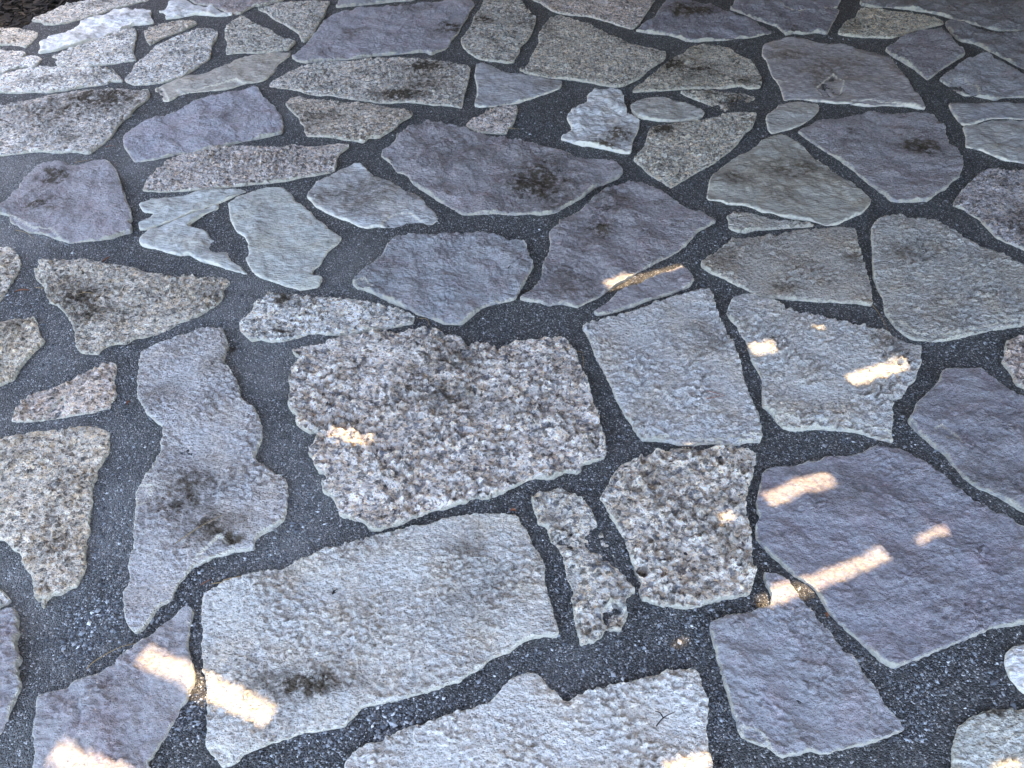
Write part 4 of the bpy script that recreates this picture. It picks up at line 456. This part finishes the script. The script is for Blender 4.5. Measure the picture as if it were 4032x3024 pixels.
# ------------------------------------------------------------------ flagstones
RELIEF = 1.65
def stone_height(fam, tint, x, y, sd):
    rg = random.Random(sd)
    a = rg.uniform(-.5, .9); k1 = rg.uniform(.75, 1.25)
    u = x*math.cos(a)+y*math.sin(a); v = -x*math.sin(a)+y*math.cos(a)
    act = np.clip(.62+.75*fbm(x, y, .14, 2, sd+11), .18, 1.35)*k1       # quiet and rough areas
    rid = lambda X_, Y_, w_, s_: 1-np.abs(noise(X_, Y_, w_, s_))*1.9       # sharp crests
    wx = u+.006*noise(u, v, .02, sd+21); wy = v+.006*noise(u, v, .02, sd+22)
    if fam == 'G':
        if tint.startswith('heavy'):
            return .006*noise(x, y, .07, sd) + act*(.0050*rid(wx, wy*1.2, .034, sd+3)+.0085*noise(wx, wy, .021, sd+4)+.0040*fbm(u, v, .011, 2, sd+7))
        return .0035*noise(x, y, .08, sd) + act*(.0018*rid(wx, wy*1.2, .03, sd+3)+.0048*noise(wx, wy, .016, sd+4)+.0030*noise(u, v, .0085, sd+7))
    if fam in 'BT':
        if tint in ('white', 'lilac', 'green'):
            return .0050*noise(x, y, .12, sd) + act*(.0026*rid(wx, wy*1.3, .036, sd+3)+.0036*noise(wx, wy*1.2, .015, sd+4)+.0032*noise(u, v, .0085, sd+7))
        return .0045*noise(x, y, .11, sd) + act*(.0040*rid(wx, wy*1.7, .040, sd+3)+.0056*noise(wx, wy*1.6, .022, sd+4)+.0034*noise(u, v*1.3, .010, sd+7))
    lo = fbm(wx, wy, .12, 4, sd, .6)
    k = {'P': 6.0, 'S': 3.2, 'W': 2.5}[fam]
    s = lo*k; f = s-np.floor(s); ter = (np.floor(s)+np.clip((f-.88)/.12, 0, 1))/k     # split layers
    w = {'P': (.0024, .0050, .0020), 'S': (.0020, .0026, .0006), 'W': (.0060, .0030, .0022)}[fam]
    return w[0]*lo + w[1]*ter*k1 + act*w[2]*(rid(wx, wy*1.5, .026, sd+3)+1.1*fbm(u, v*1.3, .012, 2, sd+5))
def out_has(out, pc):
    m = pc.mean(0)[None]
    return bool(poly_dist(m[:, 0], m[:, 1], out)[3][0]) or poly_dist(m[:, 0], m[:, 1], out)[0][0] < .02
def line_dist(px, py, P):
    A = P[:-1]; D = P[1:]-A; L2 = (D**2).sum(1)+1e-12; r = np.full(len(px), 9.0)
    for a, d, l in zip(A, D, L2):
        t = np.clip(((px-a[0])*d[0]+(py-a[1])*d[1])/l, 0, 1)
        r = np.minimum(r, np.hypot(px-a[0]-t*d[0], py-a[1]-t*d[1]))
    return r
def spline(pts, k=6):
    P = np.array(pts, float); P = np.r_[[2*P[0]-P[1]], P, [2*P[-1]-P[-2]]]; out = []
    for i in range(1, len(P)-2):
        for t in np.linspace(0, 1, k, endpoint=False):
            out.append(.5*((2*P[i])+(-P[i-1]+P[i+1])*t+(2*P[i-1]-5*P[i]+4*P[i+1]-P[i+2])*t*t+(-P[i-1]+3*P[i]-3*P[i+1]+P[i+2])*t**3))
    out.append(P[-2]); return np.array(out)
def build_stone(i, fam, tint, poly, stains, smear, label, coarse=0):
    sd = 100+i*13
    P = np.array(poly, float)
    c = P.mean(0); dcam = math.sqrt(c[0]**2+c[1]**2+2.25)
    sp = coarse or 1.2*dcam/769
    out = resample(P, max(.004, sp*.9))
    tg = np.roll(out, -1, 0)-np.roll(out, 1, 0); tg /= np.linalg.norm(tg, axis=1)[:, None]+1e-9
    amp = .0010 if fam in 'SW' else .0017
    if tint.startswith('heavy'): amp = .0026
    nz = (np.abs(fbm(out[:, 0], out[:, 1], .026, 3, sd))*2.2-.7)*amp
    out = out+np.c_[tg[:, 1], -tg[:, 0]]*nz[:, None]
    lo = out.min(0)-2*sp; hi = out.max(0)+2*sp
    gx = np.arange(lo[0], hi[0], sp); gy = np.arange(lo[1], hi[1], sp)
    X, Y = np.meshgrid(gx, gy); n = len(gx); x = X.ravel(); y = Y.ravel()
    d, qx, qy, ins = poly_dist(x, y, out)
    snap = ~ins | (d < .35*sp)
    keepv = ins & (d >= .35*sp)
    I, J = np.meshgrid(np.arange(n-1), np.arange(len(gy)-1)); q = (J*n+I).ravel()
    F = np.c_[q, q+1, q+n+1, q+n]; F = F[keepv[F].any(1)]
    x = np.where(snap, qx, x); y = np.where(snap, qy, y); d = np.where(snap, 0, d)
    h = stone_height(fam, tint, x, y, sd)*RELIEF
    rng = random.Random(sd)
    tx, ty = rng.uniform(-.006, .006), rng.uniform(-.006, .006); dz = rng.uniform(-.0015, .003)
    z = dz + h + tx*(x-c[0]) + ty*(y-c[1])
    fl_ = -.0035; z = z - np.percentile(z[keepv], 10) + fl_ + .003 + rng.uniform(-.0015, .002) if keepv.any() else z; z = np.where(z < fl_+.004, fl_+.004*np.exp(np.clip((z-fl_-.004)/.004, -9, 0)), z)
    r = np.clip(.0035+.007*fbm(x, y, .045, 3, sd+50), .0015, .018)
    t = np.clip(1-d/r, 0, 1)
    z = z - t*t*np.clip(.0030+.0045*noise(x, y, .035, sd+60), .0005, .009)
    if smear:
        z = z - np.clip(fbm(x, y, .22, 3, sd+70)-.05, 0, 1)*.016
    chip = np.zeros(len(x))
    for poly_, dep, w_ in CHIPS:
        pc = np.array(poly_)
        if pc[:, 0].max() < lo[0] or pc[:, 0].min() > hi[0] or pc[:, 1].max() < lo[1] or pc[:, 1].min() > hi[1]: continue
        if not out_has(out, pc): continue
        cd, _, _, ci = poly_dist(x, y, pc)
        dep = dep*.8; s_ = np.where(ci, cd, 0)+.0015*noise(x, y, .012, sd+5)*(ci*1.0)
        s_ = np.clip(s_/w_, 0, 1); s_ = s_*s_*(3-2*s_)
        z = z - dep*s_; chip = np.maximum(chip, np.where(ci & (cd < .006), .9, 0))
    for line, dep, w_ in CRACKS:
        pc = np.array(line)
        if pc[:, 0].max() < lo[0] or pc[:, 0].min() > hi[0] or pc[:, 1].max() < lo[1] or pc[:, 1].min() > hi[1]: continue
        cd = line_dist(x+.003*noise(x, y, .03, 3), y+.003*noise(x, y, .03, 4), spline(pc, 4))
        z = z - dep*np.exp(-(cd/w_)**2)
    for (a, b, rr, dd) in PITS:
        z = z - dd*np.exp(-(((x-a)**2+(y-b)**2)/rr**2)**2)
    st = np.clip(fbm(x, y, .33, 4, 501)*1.5-.62, 0, .75)*np.clip((y+.4)/2.6, .3, 1)
    for (a, b, ra, rb, s) in stains:
        st = np.maximum(st, 2.4*s*np.exp(-(((x-a)/ra)**2+((y-b)/rb)**2)*.9)*(1+.6*fbm(x, y, .05, 2, sd+80)))
    rimw = .0035+.0045*noise(x, y, .04, sd+90)
    rim = np.maximum(np.clip(1.25*(1-d/np.maximum(rimw, .002)), 0, 1), chip)
    # skirt
    E = np.r_[F[:, [0, 1]], F[:, [1, 2]], F[:, [2, 3]], F[:, [3, 0]]]
    key = np.sort(E, 1); kk = key[:, 0].astype(np.int64)*(len(x)+1)+key[:, 1]
    u, idx, cnt = np.unique(kk, return_index=True, return_counts=True)
    B = E[idx[cnt == 1]]
    used = np.unique(F); mp = np.full(len(x), -1); mp[used] = np.arange(len(used))
    V = np.c_[x-c[0], y-c[1], z][used]
    bv = np.unique(B); bm = np.full(len(x), -1); bm[bv] = len(used)+np.arange(len(bv))
    top = V[mp[bv]].copy(); skirt = top.copy(); skirt[:, 2] = -.04; nb = len(bv)
    F2 = np.c_[bm[B[:, 1]], bm[B[:, 0]], bm[B[:, 0]]+nb, bm[B[:, 1]]+nb]
    V = np.r_[V, top, skirt]; F = np.r_[mp[F], F2]
    ex = lambda a, f: np.r_[a[used], np.full(2*len(bv), f)]
    at = {'stain': ex(st, 0), 'rim': ex(rim, 1)}
    if fam == 'G': at['heavy'] = np.full(len(V), 1.0 if tint.startswith('heavy') else (.25 if tint in ('gold', 'brown', 'pale') else 0))
    o = mesh_obj('flagstone', V, F, MAT[fam], pave, at)
    o.location = (c[0], c[1], 0)
    t = TINT[fam+tint]; k = rng.uniform(.98, 1.08)*(.90 if fam in 'PS' else 1.02)
    o.color = (t[0]*k*1.02, t[1]*k, t[2]*k*rng.uniform(.97, 1.01), 1)
    if label: o['label'] = label
    return o
for i, (ft, smear, poly, stains, label) in enumerate(STONES):
    build_stone(i, ft[0], ft[1:], poly, stains, smear, label)

# paving goes on outside the picture
def voronoi_cells(seeds, keep):
    res = []
    for k in keep:
        cell = [np.array(p) for p in ((-4.6, -1.3), (5.2, -1.3), (5.2, 6.8), (-4.6, 6.8))]
        s = seeds[k]
        near = np.argsort(((seeds-s)**2).sum(1))[1:40]
        for j in near:
            m = (seeds[j]+s)/2; nrm = seeds[j]-s
            new = []
            for a, b in zip(cell, cell[1:]+cell[:1]):
                da, db = np.dot(a-m, nrm), np.dot(b-m, nrm)
                if da <= 0: new.append(a)
                if da*db < 0: new.append(a+(b-a)*da/(da-db))
            cell = new
            if len(cell) < 3: break
        if len(cell) >= 3: res.append(np.array(cell))
    return res
rs = np.random.RandomState(4)
allp = np.concatenate([resample(p, .06) for p in TR])
seeds = [p for p in allp]
n0 = len(seeds)
for _ in range(6000):
    p = rs.uniform((-4.5, -1.2), (5.1, 6.7))
    S = np.array(seeds)
    d2 = ((S-p)**2).sum(1)
    if d2[:n0].min() < .26**2 or (len(seeds) > n0 and d2[n0:].min() < .40**2): continue
    pd, _, _, pin = poly_dist(p[None, 0], p[None, 1], MU)
    if pin[0] or pd[0] < .3: continue
    _, _, _, a = poly_dist(p[None, 0], p[None, 1], np.array([(-.95, .6), (.95, .6), (3.0, 4.4), (-3.0, 4.4)]))
    if a[0]: continue
    seeds.append(p)
S = np.array(seeds)
for k, cell in enumerate(voronoi_cells(S, range(n0, len(S)))):
    c = cell.mean(0); v = cell-c
    cell = c+v*(1-.025/np.maximum(np.linalg.norm(v, axis=1), .06))[:, None]
    if poly_dist(cell[:, 0], cell[:, 1], MU)[3].any(): continue
    ft = rs.choice(['Gpale', 'Ggrey', 'Pmauve', 'Pdark', 'Bwhite', 'Sgreen', 'Gyellow', 'Pblue'])
    build_stone(300+k, ft[0], ft[1:], cell, [], 0, None, coarse=.02)

# ------------------------------------------------------------------ loose grit in the joints
rs = np.random.RandomState(11)
def in_stone(px, py, margin=0.0):
    r = np.zeros(len(px), bool)
    for p in TR:
        lo = p.min(0); hi = p.max(0)
        m = (px > lo[0]) & (px < hi[0]) & (py > lo[1]) & (py < hi[1]) & ~r
        if m.any():
            d, _, _, ii = poly_dist(px[m], py[m], p, 20000)
            r[m] = ii
    return r
py = .55+(rs.rand(110000)**1.25)*3.6
px = (rs.rand(len(py))*2-1)*(.45+.62*py)
ex = []
for (a, b, r, k) in CLUSTERS:
    ex.append(np.c_[a+rs.normal(0, r, k), b+rs.normal(0, r*.8, k)])
ex = np.concatenate(ex); px = np.r_[px, ex[:, 0]]; py = np.r_[py, ex[:, 1]]
big = np.r_[np.zeros(len(px)-len(ex)), np.ones(len(ex))]
ok = ~in_stone(px, py) & ~poly_dist(px, py, MU, 20000)[3]
px, py, big = px[ok], py[ok], big[ok]; n = len(px)
dens = fbm(px, py, .25, 2, 77)
size = (.0013+.0013*rs.pareto(3.0, n).clip(0, 2.6))*(1+.45*big)
octv = np.array([(1, 0, 0), (0, 1, 0), (-1, 0, 0), (0, -1, 0), (0, 0, 1), (0, 0, -1)], float)
octf = np.array([(0, 1, 4), (1, 2, 4), (2, 3, 4), (3, 0, 4), (1, 0, 5), (2, 1, 5), (3, 2, 5), (0, 3, 5)])
ang = rs.rand(n)*6.28; ca, sa = np.cos(ang), np.sin(ang)
loc = octv[None]*rs.uniform(.6, 1.35, (n, 6, 1))*size[:, None, None]*np.stack([rs.uniform(.8, 1.5, n), rs.uniform(.6, 1.1, n), rs.uniform(.5, .9, n)], 1)[:, None, :]
gx = loc[..., 0]*ca[:, None]-loc[..., 1]*sa[:, None]+px[:, None]
gy = loc[..., 0]*sa[:, None]+loc[..., 1]*ca[:, None]+py[:, None]
gz = loc[..., 2]+(mortar_z(px, py)+size*.25)[:, None]
tone = np.repeat(np.clip(rs.beta(1.6, 2.2, n)+.12*big, 0, 1), 6)
GV = np.stack([gx, gy, gz], -1).reshape(-1, 3)
GF = (octf[None]+np.arange(n)[:, None, None]*6).reshape(-1, 3)
gr = mesh_obj('gravel', GV, GF, M_GRAIN, None, {'tone': tone}, False)
tag(gr, 'loose pale and dark grit scattered over the mortar joints', 'gravel', kind='stuff')

# ------------------------------------------------------------------ mulch bed in the far left corner
mp_ = np.r_[MU[:-2], MU[-2:]]
soil = mesh_obj('soil', [(p[0], p[1], -.03) for p in [(-9, 3.2), (-1.0, 3.2), (-1.0, 9), (-9, 9)]], [(0, 1, 2, 3)], M_SOIL)
tag(soil, 'dark bare soil under the bark mulch', kind='structure')
n = 9000
mx = rs.uniform(-5.2, -1.3, n); my = rs.uniform(3.0, 6.0, n)
ok = poly_dist(mx, my, MU, 20000)[3]; mx, my = mx[ok], my[ok]; n = len(mx)
ln = rs.uniform(.010, .045, n); wd = rs.uniform(.004, .012, n); th = rs.uniform(.001, .004, n)
box = np.array([(-1, -1, -1), (1, -.6, -1), (1, .7, -1), (-.9, 1, -1), (-1, -1, 1), (1, -.6, 1), (1, .7, 1), (-.9, 1, 1)], float)
bf = np.array([(3, 2, 1, 0), (4, 5, 6, 7), (0, 1, 5, 4), (1, 2, 6, 5), (2, 3, 7, 6), (3, 0, 4, 7)])
loc = box[None]*np.stack([ln, wd, th], 1)[:, None, :]
tilt = rs.normal(0, .45, n); ang = rs.rand(n)*6.28
lx = loc[..., 0]*np.cos(tilt)[:, None]; lz = loc[..., 2]+loc[..., 0]*np.sin(tilt)[:, None]
MV = np.stack([lx*np.cos(ang)[:, None]-loc[..., 1]*np.sin(ang)[:, None]+mx[:, None],
               lx*np.sin(ang)[:, None]+loc[..., 1]*np.cos(ang)[:, None]+my[:, None],
               lz+(-.016+rs.uniform(-.008, .02, n))[:, None]], -1).reshape(-1, 3)
MF = (bf[None]+np.arange(n)[:, None, None]*8).reshape(-1, 4)
mo = mesh_obj('mulch', MV, MF, M_MULCH, None, {'tone': np.repeat(np.clip(rs.beta(1.3, 2.6, n), 0, 1), 8)}, False)
tag(mo, 'dark bark mulch filling the bed in the far left corner', 'mulch', kind='stuff')

# ------------------------------------------------------------------ litter: needles, twigs, leaf scraps
def tube(pts, r0, r1, sides=5):
    P = np.array(pts, float); n = len(P); V = []; F = []
    for i, p in enumerate(P):
        t = P[min(i+1, n-1)]-P[max(i-1, 0)]; t /= np.linalg.norm(t)+1e-9
        a = np.cross(t, (0, 0, 1)); a /= np.linalg.norm(a)+1e-9; b = np.cross(a, t)
        r = r0+(r1-r0)*i/(n-1)
        for k in range(sides):
            w = 2*math.pi*k/sides; V.append(p+r*(a*math.cos(w)+b*math.sin(w)))
    for i in range(n-1):
        for k in range(sides):
            F.append((i*sides+k, i*sides+(k+1) % sides, (i+1)*sides+(k+1) % sides, (i+1)*sides+k))
    for s in range(1, sides-2, 2): F.append((0, s, s+1, s+2) if s+2 < sides else (0, s, s+1, s+1))
    return V, F
for kind, lines, label in NEEDLES:
    name, cat, mat, r, grp = {'needle': ('pine_needle', 'pine needle', M_NEEDLE, .0011, 'dry needles dropped on the paving'),
                         'red': ('pine_needle', 'pine needle', M_RED, .0013, 'dry needles dropped on the paving'),
                         'twig': ('twig', 'twig', M_TWIG, .0015, 'dark twig bits on the paving'),
                         'leaf': ('leaf_scrap', 'leaf', M_TWIG if 'black' in label else M_RED, .004, 'dead leaf scraps on the paving')}[kind]
    base = np.array(lines[0][0]); V = []; F = []
    for ln in lines:
        C = spline(ln); z0 = .004 if kind != 'leaf' else -.002
        zz = z0+.003*np.sin(np.linspace(0, math.pi, len(C)))
        inside = in_stone(C[:, 0], C[:, 1]); zz = np.where(inside, zz+.002, np.maximum(zz-.006, mortar_z(C[:, 0], C[:, 1])+.003) if kind != 'leaf' else zz)
        C3 = np.c_[C[:, 0]-base[0], C[:, 1]-base[1], zz]
        if kind != 'leaf':
            v, f = tube(C3, r, r*.5)
        else:                                               # curled blade
            t = np.gradient(C3, axis=0); t /= np.linalg.norm(t, axis=1)[:, None]
            s = np.c_[-t[:, 1], t[:, 0], np.zeros(len(t))]
            w = r*np.sin(np.linspace(.25, math.pi-.1, len(C3)))[:, None]
            L = C3+s*w+(0, 0, .003); Rr = C3-s*w+(0, 0, .004); m = len(C3)
            v = np.r_[L, C3, Rr, L-(0, 0, .0006), C3-(0, 0, .0006), Rr-(0, 0, .0006)]
            f = []
            for i in range(m-1):
                for a in (0, m): f.append((a+i, a+i+1, a+m+i+1, a+m+i))
                for a in (3*m, 4*m): f.append((a+m+i, a+m+i+1, a+i+1, a+i))
        k0 = len(V); V += [tuple(p) for p in v]; F += [tuple(k0+j for j in q) for q in f]
    o = mesh_obj(name, V, F, mat)
    o.location = (base[0], base[1], 0)
    tag(o, label, cat, grp)

# ------------------------------------------------------------------ unseen roof slab added to cast the shade, slits cut to shape the sun bars
RZ = 2.3
off = SUN*(RZ/SUN.z)
tg = []
for (a, b, w, k) in SPOTS:
    a = np.array(a); b = np.array(b); m = (a+b)/2; d = b-a; L = np.linalg.norm(d); d /= L; nrm = np.array((-d[1], d[0]))
    w = w*(1.22 if k >= 1 else .9*k+.1); L = (L+.02)*(1.0 if k >= 1 else k)
    tg.append([tuple(m+d*L/2*s+nrm*w/2*t+np.array((off.x, off.y))) for s, t in ((-1, -1), (1, -1), (1, 1), (-1, 1))])
from mathutils.geometry import delaunay_2d_cdt
x0, x1, y0, y1 = -2.7, 5.6, -0.4, 6.6
vs = [Vector(p) for p in ((x0, y0), (x1, y0), (x1, y1), (x0, y1))]; fs = [[0, 1, 2, 3]]
for hq in tg:
    fs.append(list(range(len(vs), len(vs)+4))); vs += [Vector(p) for p in hq]
ov, oe, of, _, _, src = delaunay_2d_cdt(vs, [], fs, 0, 1e-6)
tri = [f for f, s in zip(of, src) if s == [0] or list(s) == [0]]
T = .012; nv = len(ov)
V = [(v.x, v.y, RZ) for v in ov]+[(v.x, v.y, RZ+T) for v in ov]
F = [tuple(reversed(f)) for f in tri]+[tuple(i+nv for i in f) for f in tri]
ec = {}
for f in tri:
    for a, b in zip(f, f[1:]+f[:1]): ec[(a, b)] = 1
W = [(a, b, b+nv) for (a, b) in ec if (b, a) not in ec]+[(a, b+nv, a+nv) for (a, b) in ec if (b, a) not in ec]
roof = bpy.data.objects.new('shade_slit_roof', None); sc.collection.objects.link(roof)  # added light blocker, out of view
tag(roof, 'unseen roof slab added for shade, with slits cut to shape the sun bars', kind='structure')
rb = mesh_obj('slit_slab', V, F+W, M_WOOD, roof, None, False)
def bar(name, a, b, sx, sz):
    a = np.array(a, float); b = np.array(b, float); d = (b-a)/np.linalg.norm(b-a)
    up = np.array((0, 0, 1.)) if abs(d[2]) < .9 else np.array((0, 1., 0)); s = np.cross(d, up); s /= np.linalg.norm(s); u = np.cross(s, d)
    v = [p+s*i*sx/2+u*j*sz/2 for p in (a, b) for i, j in ((-1, -1), (1, -1), (1, 1), (-1, 1))]
    return mesh_obj(name, v, [(3, 2, 1, 0), (4, 5, 6, 7), (0, 1, 5, 4), (1, 2, 6, 5), (2, 3, 7, 6), (3, 0, 4, 7)], M_WOOD, roof, None, False)
blockers = bpy.data.objects.new('sky_block_walls', None); sc.collection.objects.link(blockers)  # unseen panels added to block sky light and make it directional
tag(blockers, 'unseen panels added on three sides to cut off sky light', kind='structure')
roof_keep = roof; roof = blockers
bar('sky_block_panel', (x1+.06, y0-1.5, RZ/2-.03), (x1+.06, y1+.1, RZ/2-.03), .1, RZ)
bar('sky_block_panel', (-6.5, y1+.06, RZ/2-.03), (x1+.005, y1+.06, RZ/2-.03), .1, RZ)
bar('sky_block_panel', (x0-2.2, 3.4, RZ/2-.03), (x0-2.2, y1, RZ/2-.03), .1, RZ)
roof = roof_keep
for px_, py_ in ((x0+.15, y1-.15), (x1-.15, y1-.15)):
    bar('post', (px_, py_, -.05), (px_, py_, RZ-.002), .12, .12)
